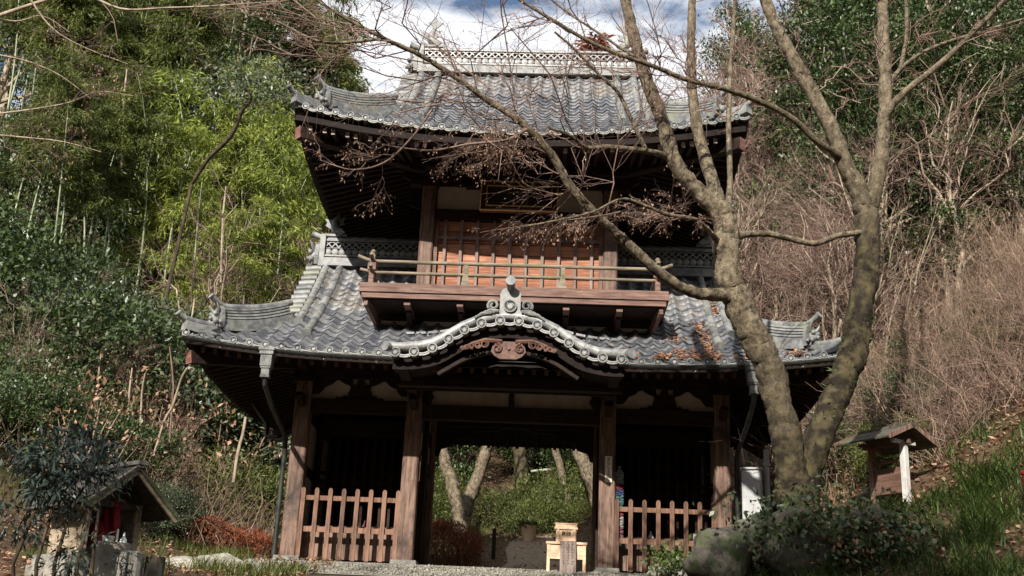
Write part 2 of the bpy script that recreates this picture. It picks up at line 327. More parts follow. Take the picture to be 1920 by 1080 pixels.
# side walls of the niches, passage screens, back lattice, floor of the niches
for sx in (-1, 1):
    xo, xi = sx*3.46, sx*1.6
    for i, (z0, z1) in enumerate(((0.1, 1.45), (1.6, 2.35))):
        sbox('plaster_panel', (xo, YC, (z0+z1)/2), (0.05, YR-0.26, z1-z0), 'plaster')
    for z in (1.52, 2.45, 0.06): sbox('tie_beam', (xo, YC, z), (0.13, YR-0.26, 0.15 if z != 2.45 else .2), 'wood_dark')
    sbox('plaster_panel', (xo, YC, 2.87), (0.05, YR-0.26, 0.62), 'plaster')
    sbox('middle_post', (xo, YC, 1.5), (0.2, 0.2, 2.8), 'wood_dark')
    sbox('middle_post', (xi, YC, 1.55), (0.24, 0.24, 2.9), 'wood_dark')
    for yy in (0.65, 1.95):
        sbox('boarded_screen', (xi, yy, 0.95), (0.05, 1.05, 1.75), 'wood_dark')
        sbox('tie_beam', (xi, yy, 1.9), (0.12, 1.05, 0.16), 'wood_dark')
        sbox('plaster_panel', (xi, yy, 2.17), (0.05, 1.05, 0.38), 'plaster')
        sbox('tie_beam', (xi, yy, 2.46), (0.13, 1.05, 0.2), 'wood_dark')
        sbox('plaster_panel', (xi, yy, 2.86), (0.05, 1.05, 0.6), 'plaster')
    xm = (xo+xi)/2
    for k in range(11):
        sbox('lattice_bar', (xm-0.8+k*0.16, 1.05, 1.52), (0.045, 0.045, 1.75), 'wood_dark')
    for z in (0.68, 1.45, 1.6, 2.36): sbox('lattice_rail', (xm, 1.1, z), (1.6, 0.05, 0.06), 'wood_dark')
    sbox('niche_floor', (xm, 0.66, 0.56), (1.58, 1.0, 0.06), 'wood_h')
    for k in range(8): sbox('floor_skirt_board', (xm-0.69+k*0.197, 0.19+0.004*(k % 2), 0.29), (0.19, 0.03, 0.46), 'wood_v')
    sbox('niche_back', (xm, 1.75, 1.4), (1.58, 0.05, 2.7), 'wood_dark')
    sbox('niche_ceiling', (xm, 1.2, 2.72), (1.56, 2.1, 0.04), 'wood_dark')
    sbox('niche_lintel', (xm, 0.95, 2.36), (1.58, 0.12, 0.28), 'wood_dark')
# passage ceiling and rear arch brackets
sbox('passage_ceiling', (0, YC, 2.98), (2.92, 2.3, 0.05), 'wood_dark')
for sx in (-1, 1):
    poly = [(0, .42), (0, -.12), (.06, -.12), (.10, .02), (.3, .08), (.36, .2), (.62, .24), (.7, .36), (1.1, .38), (1.25, .42)]
    b = MB(); b.prism([(-sx*a, c) for a, c in poly], (sx*1.47, YR-.06, 2.36), (1, 0, 0), (0, 0, 1), (0, 1, 0), 0.1); part('curved_brace', b, 'wood_dark')

# ---- roof surfaces
class Roof:
    def __init__(s, name, A, B, ze, a, b, lift, lw, G, ov, zu, su):
        s.A, s.B, s.ze, s.a, s.b, s.lift, s.lw, s.G, s.ov, s.zu, s.su = A, B, ze, a, b, lift, lw, G, ov, zu, su
        s.name = name; s.D = B
    def P(s, d): return s.ze+s.a*d+s.b*d*d
    def lf(s, e, d): return s.lift*math.exp(-(max(e, 0)/s.lw)**1.3)*max(0, 1-d/1.6)
    def pt(s, side, u, d):
        """side: f b l r; u runs along the eave, d inwards from the eave"""
        if side in 'fb':
            y = YC-s.B+d; z = s.P(d)+s.lf(s.A-abs(u), d)
            return Vector((u, y if side == 'f' else 2*YC-y, z))
        x = -s.A+d; z = s.P(d)+s.lf(s.B-abs(u), d)
        return Vector((x if side == 'l' else -x, YC+u, z))
    def un(s, side, u, d):
        e = (s.A if side in 'fb' else s.B)-abs(u); z = s.zu+s.su*d+s.lf(e, d)
        p = s.pt(side, u, d); return Vector((p.x, p.y, z))
    def half(s, side, d, ext=0.0):
        if side in 'fb': return (s.A-d if d < s.A-s.G else s.G)+ext
        return s.B-d+ext
    def dmax(s, side): return s.B if side in 'fb' else s.A-s.G
LOW = Roof('lower', 5.05, 3.1, 2.95, 0.55, 0.088, 0.24, 1.3, 3.62, 1.72, 2.80, 0.31)
UPP = Roof('upper', 3.71, 3.24, 6.69, 0.61, 0.087, 0.40, 1.5, 2.14, 2.05, 6.45, 0.31)

def tile_mesh():
    b = MB(); n = 9; W = 0.25; Ln = 0.30; vs = []
    def prof(u): return 0.028*math.cos(2*math.pi*(u-0.5))+0.010*math.cos(4*math.pi*(u-0.5))
    for yy, up in ((-0.0, 0.030), (Ln, 0.0)):
        for i in range(n):
            u = i/(n-1); vs.append((W*(u-0.5)*1.03, yy, prof(u)+up))
    for i in range(n): u = i/(n-1); vs.append((W*(u-0.5)*1.03, 0.004, prof(u)+0.030-0.026))
    fs = [(i, i+1, n+i+1, n+i) for i in range(n-1)]+[(2*n+i, 2*n+i+1, i+1, i) for i in range(n-1)]
    b.add(vs, fs); me = b.mesh('roof_tile', 'tile', True); me.set_sharp_from_angle(angle=R(50)); return me, np.array(vs), np.array(fs)
TILE, TV, TF = tile_mesh()
def disc_mesh(r=0.058, mname='tile_plain', L=0.16):
    """round eave end: disc with raised rim facing -Y, plus a short barrel behind it"""
    b = MB(); mx = Matrix.Rotation(R(90), 4, 'X')
    b.lathe([(r*.98, -L), (r, 0), (r*.98, .014), (r*.80, .014), (r*.76, .002)], 16, mx); b.f.pop(); b.m.pop()
    k = len(b.v); b.lathe([(r*.76, .002), (r*.44, .002)], 16, mx, 1); del b.f[-2:]; del b.m[-2:]  # recessed ring coloured dark for the shade inside the rim
    b.lathe([(r*.44, .002), (r*.40, .010), (r*.12, .010)], 16, mx)
    # three-comma whirl in relief
    for q in range(3):
        t0 = q*2.094; b.tube([mx @ Vector((r*(.60-.06*i)*math.cos(t0+.4*i), r*(.60-.06*i)*math.sin(t0+.4*i), .006)) for i in range(4)], [r*.10, r*.09, r*.06, r*.02], 5)
    me = b.mesh('round_eave_tile', [mname, 'tile_dark'], R(40)); return me
DISC = disc_mesh(); DISCW = disc_mesh(0.076, 'tile_plain', 0.2)
def pend_mesh(w=0.17, mname='tile_plain'):
    """pendant plate of a flat eave tile: sagging curve"""
    b = MB(); n = 7; vs = []
    for y in (0.0, 0.05):
        for k in (0, 1):
            for i in range(n):
                u = i/(n-1)-.5; sag = -0.026*(1-4*u*u); vs.append((w*u, y, sag+(0.0 if k == 0 else -0.045)))
    fs = []
    for i in range(n-1):
        fs += [(n+i, n+i+1, i+1, i), (i, i+1, 2*n+i+1, 2*n+i), (2*n+i, 2*n+i+1, 3*n+i+1, 3*n+i), (3*n+i, 3*n+i+1, n+i+1, n+i)]
    fs += [(0, 2*n, 3*n, n), (n-1, 2*n-1, 4*n-1, 3*n-1)]
    b.add(vs, fs)
    vs2 = [(x, y-0.010, z*1.0-0.012) for x, y, z in vs[:n]]+[(x, y-0.010, z-0.020) for x, y, z in vs[:n]]
    b.add(vs2, [(n+i, n+i+1, i+1, i) for i in range(n-1)])
    return b.mesh('flat_eave_tile', mname, R(40))
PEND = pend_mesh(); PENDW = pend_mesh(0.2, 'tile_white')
def frame(p, ex, ey):
    ex = ex.normalized(); ez = ex.cross(ey).normalized(); ey = ez.cross(ex)
    return Matrix(((ex.x, ey.x, ez.x, p.x), (ex.y, ey.y, ez.y, p.y), (ex.z, ey.z, ez.z, p.z), (0, 0, 0, 1)))

# curved front gable profile (x, z of the tile edge)
_kx = [0, .15, .40, .64, .86, 1.10, 1.36, 1.60, 1.74]; _kz = [3.395, 3.388, 3.345, 3.245, 3.10, 2.945, 2.872, 2.85, 2.862]
def cubic(xs, ys, x):
    x = min(abs(x), xs[-1]); i = max(0, min(len(xs)-2, int(np.searchsorted(xs, x))-1)); h = xs[i+1]-xs[i]; t = (x-xs[i])/h
    def m(j):
        if j == 0: return 0.0
        if j == len(xs)-1: return (ys[j]-ys[j-1])/(xs[j]-xs[j-1])
        return (ys[j+1]-ys[j-1])/(xs[j+1]-xs[j-1])
    return (2*t**3-3*t*t+1)*ys[i]+(t**3-2*t*t+t)*h*m(i)+(-2*t**3+3*t*t)*ys[i+1]+(t**3-t*t)*h*m(i+1)
def KZ(x): return cubic(_kx, _kz, x)

def build_roof(rf):
    # deck under the tiles and boarded soffit under the rafters, one shell
    b = MB()
    for side in 'fblr':
        dm = rf.dmax(side); nd, nu = 14, 40
        g = []
        for i in range(nd+1):
            d = dm*i/nd; h = rf.half(side, d)
            g.append([rf.pt(side, -h+2*h*j/nu, d)-Vector((0, 0, 0.045)) for j in range(nu+1)])
        vs = [p for r in g for p in r]; fs = []
        fl = side in 'fr'
        for i in range(nd):
            for j in range(nu):
                q = (i*(nu+1)+j, i*(nu+1)+j+1, (i+1)*(nu+1)+j+1, (i+1)*(nu+1)+j); fs.append(q)
        b.add(vs, fs, 0)
        g2 = []
        ovd = rf.ov if side in 'fb' else rf.A-(3.46 if rf is LOW else 1.6)-.06
        for i in range(5):
            d = 0.03+(ovd)*i/4
            h = (rf.A if side in 'fb' else rf.B)-0.03-(d-0.03)*(1.0 if rf is LOW else 1.0)
            g2.append([rf.un(side, -h+2*h*j/nu, d) for j in range(nu+1)])
        vs = [p for r in g2 for p in r]
        b.add(vs, [(i*(nu+1)+j, i*(nu+1)+j+1, (i+1)*(nu+1)+j+1, (i+1)*(nu+1)+j) for i in range(4) for j in range(nu)], 1)
    root = part(rf.name+'_roof', b, ['tile_dark', 'wood_dark'], True)
    # eave fascia boards, following the upturned corner
    for side in 'fblr':
        full = rf.A if side in 'fb' else rf.B
        pts_t = [rf.un(side, -full+0.05+(2*full-0.1)*j/48, 0.09) for j in range(49)]
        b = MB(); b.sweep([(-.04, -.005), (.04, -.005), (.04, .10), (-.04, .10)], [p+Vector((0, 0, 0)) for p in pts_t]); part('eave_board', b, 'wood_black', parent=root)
    # rafters
    slope = rf.su; xw = 3.46 if rf is LOW else 1.6
    for side in 'fblr':
        full = rf.A if side in 'fb' else rf.B; pitch = 0.19
        n = int((full-0.12)/pitch); ovd = rf.B-1.3 if side in 'fb' else rf.A-xw
        for k in range(-n, n+1):
            u = k*pitch
            if side == 'b' and abs(u) > full-.2: continue
            dd = min(ovd, max(0.12, (full-abs(u))))
            if rf is UPP and side == 'f' and k % 2: u += (-0.05 if k > 0 else 0.05)
            p0 = rf.un(side, u, dd)-Vector((0, 0, 0.055)); p1 = rf.un(side, u, 0.14)-Vector((0, 0, 0.055))
            if (p1-p0).length < .1: continue
            b = MB(); b.bar(p0, p1, 0.062, 0.085, endmi=1); part('rafter', b, ['wood_dark', 'pale_end' if rf is UPP else 'wood_h'], parent=root)
    # hip rafters with cut ends
    for sx in (-1, 1):
        for side in 'fb':
            yw = 0.0 if side == 'f' else YR
            pa = Vector((sx*xw, yw, rf.zu+rf.su*1.75-0.10)); c = rf.un(side, sx*(rf.A-0.10), 0.10); c.z = rf.zu+rf.lift-0.20
            b = MB(); b.bar(pa, c, 0.16, 0.2, endmi=1); part('hip_rafter', b, ['wood_dark', 'red_wood'], parent=root)
    # tiles
    inst = []
    for side in 'fblr':
        dm = rf.dmax(side); full = rf.A if side in 'fb' else rf.B; d = 0.0; row = 0
        while d < dm-0.05:
            h = rf.half(side, d+0.1); n = int(full/0.25)+1
            for k in range(-n, n+1):
                u = k*0.25
                if abs(u) > h-0.02: continue
                p = rf.pt(side, u, d); p2 = rf.pt(side, u, d+0.2); q = rf.pt(side, u+0.1, d); q2 = rf.pt(side, u-0.1, d)
                ex = (q-q2) if side in 'fr' else (q2-q)
                if side in 'fr' and side == 'r': ex = (q-q2)
                if side == 'l': ex = (q2-q)
                if side == 'b': ex = (q2-q)
                mx = frame(p, ex, p2-p)
                if rf is LOW and side == 'f' and abs(u) < 1.66 and KZ(u)+0.03 > p.z+0.02: continue
                jit = Matrix.Rotation(random.gauss(0, .02), 4, 'Z') @ Matrix.Rotation(random.gauss(0, .014), 4, 'X') @ Matrix.Translation((random.gauss(0, .004), random.gauss(0, .009), random.gauss(0, .002)))
                inst.append((side != 'f', d, abs(u), mx @ jit, side, row))
            sl = rf.a+2*rf.b*d; d += 0.215/math.sqrt(1+sl*sl); row += 1
    front = [i for i in inst if i[4] == 'f']; front.sort(key=lambda t: (t[1], t[2]))
    single = front[:300]; rest = front[300:]+[i for i in inst if i[4] != 'f']
    for t in single: obj('roof_tile', TILE, root, t[3])
    V = np.concatenate([TV @ np.array(t[3].to_3x3()).T+np.array(t[3].translation) for t in rest])
    F = np.concatenate([TF+len(TV)*i for i in range(len(rest))])
    obj('roof_tile', npmesh('upper_course_tiles', V, F, 'tile', smooth=True), root, kind='stuff')
    # eave ends
    for side in 'fblr':
        full = rf.A if side in 'fb' else rf.B; n = int((full-0.05)/0.25)
        ang = {'f': 0, 'b': 180, 'l': -90, 'r': 90}[side]
        for k in range(-n, n+1):
            for off, me, nm in ((0, DISC, 'round_eave_tile'), (0.125, PEND, 'flat_eave_tile')):
                u = k*0.25+off
                if abs(u) > full-0.04: continue
                p = rf.pt(side, u, 0.0)
                if rf is LOW and side == 'f' and abs(u) < 1.62: continue
                q = rf.pt(side, u+.1, 0)-rf.pt(side, u-.1, 0); tilt = math.atan2(q.z, math.hypot(q.x, q.y))
                if side in 'bl': tilt = -tilt
                mx = Matrix.Translation(p+Vector((0, 0, 0.012 if off == 0 else 0.014))) @ Matrix.Rotation(R(ang), 4, 'Z') @ Matrix.Rotation(-tilt, 4, 'Y') @ Matrix.Translation((0, -0.02, 0))
                obj(nm, me, root, mx)
    return root
lower = build_roof(LOW); upper = build_roof(UPP)

# ---- ridges
def course(path, w0, w1, z0, z1, m, parent, name='ridge_course'):
    b = MB(); b.sweep([(-w0, z0), (w0, z0), (w1, z1), (-w1, z1)], path); return part(name, b, m, parent=parent)
def caps(path, r, step, parent, zoff, m='tile_plain', name='ridge_cap_tile'):
    """row of round cap tiles, each slightly flared over the next"""
    P = [Vector(p)+Vector((0, 0, zoff)) for p in path]
    L = [0.0]
    for i in range(1, len(P)): L.append(L[-1]+(P[i]-P[i-1]).length)
    def at(s):
        s = max(0, min(L[-1], s)); i = min(len(P)-2, max(0, int(np.searchsorted(L, s))-1)); t = (s-L[i])/max(1e-6, L[i+1]-L[i]); return P[i].lerp(P[i+1], t)
    n = max(1, int(round(L[-1]/step)))
    for k in range(n):
        b = MB(); a, c = at(L[-1]*k/n), at(L[-1]*(k+1)/n+0.015)
        b.tube([a, a.lerp(c, .12), a.lerp(c, .9), c], [r*.96, r*.93, r, r*1.03], 10); part(name, b, m, R(40), parent=parent)
def lumps(mb, c, n, spread, r0, r1, seed):
    rr = random.Random(seed)
    for _ in range(n):
        p = Vector(c)+Vector((rr.uniform(-1, 1)*spread[0], rr.uniform(-1, 1)*spread[1], rr.uniform(-1, 1)*spread[2])); r = rr.uniform(r0, r1)
        mx = Matrix.Translation(p) @ Matrix.Rotation(rr.uniform(0, 3), 4, 'X')
        mb.lathe([(r*.3, -r), (r*.8, -r*.6), (r, 0), (r*.8, r*.6), (r*.3, r)], 7, mx)
def ogre_tile(pos, fw, parent, s=1.0, seed=1):
    """ogre-face end tile: plate, brow horns, cheeks, scrolls"""
    fw = Vector(fw).normalized(); sd = fw.cross(Vector((0, 0, 1))).normalized(); up = Vector((0, 0, 1)); pos = Vector(pos)
    b = MB(); b.prism([(-.15*s, -.02), (.15*s, -.02), (.17*s, .12*s), (.13*s, .3*s), (.05*s, .36*s), (-.05*s, .36*s), (-.13*s, .3*s), (-.17*s, .12*s)], pos, sd, up, fw, 0.06*s)
    o = part('ogre_end_tile', b, 'tile_plain', parent=parent)
    b = MB(); c = pos+fw*0.09*s
    def ball(a, z, r, out=0.0, sq=1.0):
        p = c+sd*a*s+up*z*s+fw*out*s; b.lathe([(r*s*.3, -r*s), (r*s*.8, -r*s*.6), (r*s, 0), (r*s*.8, r*s*.6), (r*s*.3, r*s)], 8, Matrix.Translation(p))
    ball(0, .15, .085, .0); ball(-.07, .2, .04, .05); ball(.07, .2, .04, .05); ball(0, .12, .035, .09); ball(-.08, .08, .05, .03); ball(.08, .08, .05, .03)
    for k in (-1, 1):
        b.tube([c+sd*k*.06*s+up*.24*s, c+sd*k*.12*s+up*.31*s+fw*.03*s, c+sd*k*.11*s+up*.38*s+fw*.07*s], [.03*s, .022*s, .005*s], 6)
        t = [c+sd*k*(.13+.05*math.cos(a))*s+up*(.03+.05*math.sin(a))*s for a in np.linspace(0, 4.5, 9)]
        b.tube(t, [.025*s*(1-.07*i) for i in range(9)], 6)
        b.tube([c+sd*k*.04*s+up*.05*s+fw*.05*s, c+sd*k*.05*s+up*-.02*s+fw*.07*s], [.016*s, .004], 5)
    part('ogre_face', b, 'tile_plain', R(50), parent=parent); return o
def tori(p0, p1, r, parent):
    p0 = Vector(p0); p1 = Vector(p1); m = p0.lerp(p1, .5)-Vector((0, 0, .02))
    b = MB(); b.tube([p0, m, p1], [r*.8, r*.85, r], 12); d = (p1-m).normalized(); b.tube([p1, p1+d*.02], [r*1.15, r*1.15], 14); part('ridge_end_barrel', b, 'tile_plain', R(40), parent=parent)

def corner_ridges(rf, root):
    for sx in (-1, 1):
        for side in 'fb':
            d1 = rf.A-rf.G-0.12; d0 = 0.42
            sgn = 1 if side == 'f' else -1
            def hp(d): return rf.pt(side, sx*(rf.A-d), d)
            path = [hp(d1+(d0-d1)*i/12) for i in range(13)]
            # extra rise toward the end
            path = [p+Vector((0, 0, 0.05+0.10*(i/12)**2)) for i, p in enumerate(path)]
            course(path, .13, .12, -.12, .06, 'tile_plain', root, 'ridge_base')
            z = .06
            for k in range(4):
                course(path, .075, .075, z, z+.018, 'tile_dark', root, 'ridge_shadow_gap'); z += .018  # narrow course coloured dark as a shadow gap between tile layers
                course(path, .105-.008*k, .10-.008*k, z, z+.030, 'tile_plain', root); z += .030
            caps(path, .062, .24, root, z+.03)
            e = path[-1]; fw = (path[-1]-path[-3]); fw.z = 0
            ogre_tile(e+Vector((0, 0, -.06)), fw, root, 0.95, 3)
            f = fw.normalized()
            tori(e+Vector((0, 0, z+.05))-f*.05, e+Vector((0, 0, z+.16))+f*.20, .05, root)
            # short outer ridge to the very corner
            q = [hp(d)+Vector((0, 0, .06+.10*(1-d/.42)**2)) for d in (0.42, .3, .2, .1, 0.0)]
            course(q, .085, .08, -.1, .04, 'tile_plain', root, 'ridge_base')
            caps(q, .055, .2, root, .07)
            tori(q[-1]+Vector((0, 0, .07))-f*.05, q[-1]+Vector((0, 0, .14))+f*.12, .048, root)
corner_ridges(LOW, lower); corner_ridges(UPP, upper)

def fish(pos, sx, parent, s=1.0):
    """dolphin-like ridge fish: head down on the ridge, body curling up, forked tail"""
    pos = Vector(pos); P = lambda a, z: pos+Vector((-sx*a*s, 0, z*s))
    pts = [P(.16, .05), P(.06, .08), P(-.02, .16), P(-.03, .27), P(.02, .38), P(.06, .47)]
    b = MB(); b.tube(pts, [.05*s, .095*s, .09*s, .07*s, .045*s, .025*s], 10)
    bd = part('ridge_fish', b, 'tile_plain', R(50), parent=parent)
    def fin(poly, y, t=.03):
        b = MB(); b.prism([(-sx*a*s, z*s) for a, z in poly], pos+Vector((0, y-t/2, 0)), (1, 0, 0), (0, 0, 1), (0, 1, 0), t); part('fish_fin', b, 'tile_plain', parent=parent)
    fin([(.04, .42), (-.10, .56), (-.02, .58), (.05, .72), (.09, .57), (.20, .55), (.09, .43)], 0)
    fin([(-.08, .12), (-.20, .2), (-.17, .26), (-.22, .33), (-.1, .32), (-.08, .24)], 0)
    fin([(.06, .2), (.16, .24), (.12, .3), (.17, .38), (.05, .34)], 0)
    fin([(.0, .05), (.12, -.02), (.2, .04), (.1, .12)], -.09*s); fin([(.0, .05), (.12, -.02), (.2, .04), (.1, .12)], .09*s)
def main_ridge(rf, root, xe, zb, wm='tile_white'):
    path = [(x, YC, zb) for x in np.linspace(-xe, xe, 7)]
    course(path, .22, .2, -.1, .06, 'tile_plain', root, 'ridge_base')
    course(path, .15, .15, .06, .085, 'tile_dark', root, 'ridge_shadow_gap')
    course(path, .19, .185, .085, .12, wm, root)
    course(path, .10, .10, .12, .40, 'tile_dark', root, 'ridge_core')
    n = int(2*xe/.125)
    dm = MB(); dm.lathe([(.064, 0), (.064, .02), (.05, .026), (.01, .026)], 12, Matrix.Rotation(R(90), 4, 'X')); dme = dm.mesh('ridge_disc', wm, R(40))
    lm = MB()
    for k in (-1, 1):
        pts = [(k*(-.062+.124*t), -.012, .062*math.sin(math.pi*t/2)*1.7-.05) for t in np.linspace(0, 1, 6)]
        lm.sweep([(-.011, -.011), (.011, -.011), (.011, .011), (-.011, .011)], pts, up=(0, -1, 0))
    lm.box((0, -.008, -.062), (.125, .016, .014)); lme = lm.mesh('ridge_lattice_tile', wm)
    for i in range(n):
        x = -xe+.0625+i*2*xe/n
        for s, rz in ((-1, 0), (1, 180)):
            rot = Matrix.Rotation(R(rz), 4, 'Z')
            obj('ridge_disc', dme, root, Matrix.Translation((x, YC+s*.125, zb+.19)) @ rot)
            obj('ridge_lattice_tile', lme, root, Matrix.Translation((x, YC+s*.125, zb+.325)) @ rot)
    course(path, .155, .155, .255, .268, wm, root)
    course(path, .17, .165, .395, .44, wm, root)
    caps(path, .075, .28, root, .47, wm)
    for sx in (-1, 1):
        b = MB(); b.box((sx*(xe+.04), YC, zb+.2), (.1, .42, .62)); part('ridge_end_block', b, 'tile_plain', parent=root)
        ogre_tile((sx*(xe+.10), YC, zb-.05), (sx, 0, 0), root, 1.25, 5)
        tori((sx*(xe-.05), YC, zb+.5), (sx*(xe+.26), YC, zb+.58), .062, root)
        sbox('fish_plinth', (sx*(xe-.16), YC, zb+.545), (.42, .18, .045), 'tile_plain', root)
        fish((sx*(xe-.14), YC, zb+.56), sx, root, 1.0)
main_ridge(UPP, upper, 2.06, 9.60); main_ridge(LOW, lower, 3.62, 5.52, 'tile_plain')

def gable_ends(rf, root, x_in, x_out, d_in, d_out):
    for sx in (-1, 1):
        for side in 'fb':
            for xx, dl in ((x_in, d_in), (x_out, d_out)):
                pts = [rf.pt(side, sx*xx, d)+Vector((0, 0, .055)) for d in np.linspace(rf.B-.15, dl, 9)]
                caps(pts, .075, .32, root, 0.0, name='descending_ridge_tile')
                p = pts[-1]; b = MB(); s = -1 if side == 'f' else 1
                b.tube([p, p+Vector((0, s*.03, -.02))], [.085, .085], 12); part('descending_ridge_end', b, 'tile_plain', R(40), parent=root)
            # verge tiles: barrels lying across the gable edge
            d = rf.A-rf.G+0.05
            while d < rf.B-.1:
                p = rf.pt(side, sx*(x_out+.08), d); b = MB()
                b.tube([p+Vector((0, 0, .03)), p+Vector((sx*.14, 0, .02)), p+Vector((sx*.28, 0, .0))], [.062, .066, .070], 10); part('verge_tile', b, 'tile_plain', R(40), parent=root)
                b = MB(); b.box(p+Vector((sx*.16, 0, -.075)), (.26, .13, .03)); part('verge_flat_tile', b, 'tile_plain', parent=root)
                sl = rf.a+2*rf.b*d; d += 0.2/math.sqrt(1+sl*sl)
        # gable wall and barge boards
        xg = sx*(rf.G-0.12); zb = rf.P(rf.A-rf.G)-.1
        pts = [(-rf.B+d, rf.P(d)-.12) for d in np.linspace(rf.A-rf.G, rf.B, 9)]
        poly = [(pts[0][0], zb-.05)]+pts+[(-a, z) for a, z in reversed(pts[:-1])]+[(-pts[0][0], zb-.05)]
        b = MB(); b.prism([(a, z) for a, z in poly], (xg-.03, YC, 0), (0, 1, 0), (0, 0, 1), (1, 0, 0), .06); part('gable_wall', b, 'wood_dark', parent=root)
        for s in (-1, 1):
            pa = [Vector((sx*(rf.G+.12), YC+s*(rf.B-d), rf.P(d)-.17)) for d in np.linspace(rf.A-rf.G-.05, rf.B, 9)]
            b = MB(); b.sweep([(-.03, -.11), (.03, -.11), (.03, .11), (-.03, .11)], pa); part('barge_board', b, 'wood_dark', parent=root)
gable_ends(LOW, lower, 3.30, 3.56, 0.72, 1.22); gable_ends(UPP, upper, 1.74, 2.06, 0.85, 1.5)

# ---- curved front gable
kb = MB(); xs = np.linspace(-1.74, 1.74, 41); ys = np.linspace(-2.28, -0.72, 6)
vs = [(x, y, KZ(x)+.03) for y in ys for x in xs]; kb.add(vs, [(i*41+j, i*41+j+1, (i+1)*41+j+1, (i+1)*41+j) for i in range(5) for j in range(40)])
kara = part('curved_gable', kb, 'tile_dark', True)
def kpath(dz, y, x0=-1.74, x1=1.74, n=41): return [Vector((x, y, KZ(x)+dz)) for x in np.linspace(x0, x1, n)]
def karc(step):
    P = kpath(0, 0, 0, 1.72, 200); L = 0; nxt = step/2; out = []
    for i in range(1, 200):
        L += (P[i]-P[i-1]).length
        if L >= nxt: out.append((P[i].x, P[i].z, math.atan2(P[i].z-P[i-1].z, P[i].x-P[i-1].x))); nxt += step
    return out
for x, z, a in karc(0.275):
    for s in (-1, 1):
        mx = Matrix.Translation((s*x, -2.34, z)) @ Matrix.Rotation(-s*a, 4, 'Y'); obj('round_eave_tile', DISCW, kara, mx)
for i, (x, z, a) in enumerate(karc(0.275)):
    for s in (-1, 1):
        x2 = max(0, x-.1375); 
        if i == 0 and s == 1: continue
        z2 = KZ(x2); sl = math.atan2(KZ(x2+.03)-KZ(max(0, x2-.03)), .06 if x2 > .03 else .03+x2) if x2 > 0 else 0
        mx = Matrix.Translation((s*x2, -2.335, z2-.005)) @ Matrix.Rotation(-s*sl, 4, 'Y'); obj('flat_eave_tile', PENDW, kara, mx)
for s in (-1, 1):
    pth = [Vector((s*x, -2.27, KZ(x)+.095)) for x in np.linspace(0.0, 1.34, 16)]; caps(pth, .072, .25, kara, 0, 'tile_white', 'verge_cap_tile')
    for j, y in enumerate(np.arange(-2.10, -0.75, .25)):
        x = 1.62
        while x > .05:
            e = Vector((s*x, y, KZ(x)+.03)); e2 = Vector((s*max(0, x-.2), y, KZ(max(0, x-.2))+.03))
            mx = frame(e, Vector((0, s, 0)), e2-e); obj('roof_tile', TILE, kara, mx)
            x -= .2
    b = MB(); q = [Vector((s*x, -2.3+.02, KZ(x)+.10)) for x in (1.34, 1.5, 1.66, 1.80)]
    b.tube(q, [.075, .07, .065, .07], 10); part('gable_toe_barrel', b, 'tile_plain', R(40), parent=kara)
    b = MB(); b.tube([q[-1]+Vector((s*-.02, -.06, -.03)), q[-1]+Vector((s*.02, -.12, -.03))], [.07, .075], 14); part('gable_toe_disc', b, 'tile_plain', R(40), parent=kara)
    # shadowed courses where the curved gable dies into the balcony wall
    for r_ in range(2):
        for k in range(9):
            x = .25+k*.19+r_*.09
            if x > 1.7: continue
            b = MB(); z0 = 3.50+.34*math.exp(-(x/.85)**2)+.075*r_
            sl = math.atan2(-.34*2*x/.85**2*math.exp(-(x/.85)**2), 1)
            b.box((s*x, -.78-.04*r_, z0), (.15, .16, .035), Matrix.Rotation(-s*sl, 3, 'Y')); part('flashing_tile', b, 'tile_plain', parent=kara)
    b = MB(); pts = [Vector((s*x, -.72, 3.5+.34*math.exp(-(x/.85)**2)+.02)) for x in np.linspace(0.05, 1.85, 16)]
    b.sweep([(-.06, -.25), (.06, -.25), (.06, .07), (-.06, .07)], pts); part('flashing_bed', b, 'tile_dark', parent=kara)
# barge boards, two steps back, coloured dark for their shade
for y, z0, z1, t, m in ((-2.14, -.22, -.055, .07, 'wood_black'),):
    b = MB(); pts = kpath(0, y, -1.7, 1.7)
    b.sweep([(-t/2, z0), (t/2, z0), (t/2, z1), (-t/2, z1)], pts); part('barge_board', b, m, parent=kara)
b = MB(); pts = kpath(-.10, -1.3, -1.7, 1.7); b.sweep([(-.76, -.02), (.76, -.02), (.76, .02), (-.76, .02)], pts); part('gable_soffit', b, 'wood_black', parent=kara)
# tympanum and its curved red lower edge
poly = [(x, KZ(x)-.2) for x in np.linspace(-1.65, 1.65, 31)]+[(1.65, 2.62), (-1.65, 2.62)]
b = MB(); b.prism(poly, (0, -1.0, 0), (1, 0, 0), (0, 0, 1), (0, 1, 0), .05); part('tympanum', b, 'wood_dark', parent=kara)
b = MB(); pts = [Vector((x, -2.06, KZ(x*.92)-.40-.02*abs(x))) for x in np.linspace(-1.05, 1.05, 31)]
b.sweep([(-.05, -.03), (.05, -.03), (.05, .02), (-.05, .02)], pts); part('curved_rim', b, 'wood_dark', parent=kara)
sbox('gable_tie_beam', (0, -1.2, 2.72), (3.5, .18, .2), 'wood_dark', kara)
for s in (-1, 1):
    sbox('gable_arm', (s*1.6, -.95, 2.78), (.16, 1.85, .2), 'wood_dark', kara)
    sbox('gable_post_block', (s*1.6, -2.0, 2.72), (.2, .2, .14), 'wood_dark', kara)
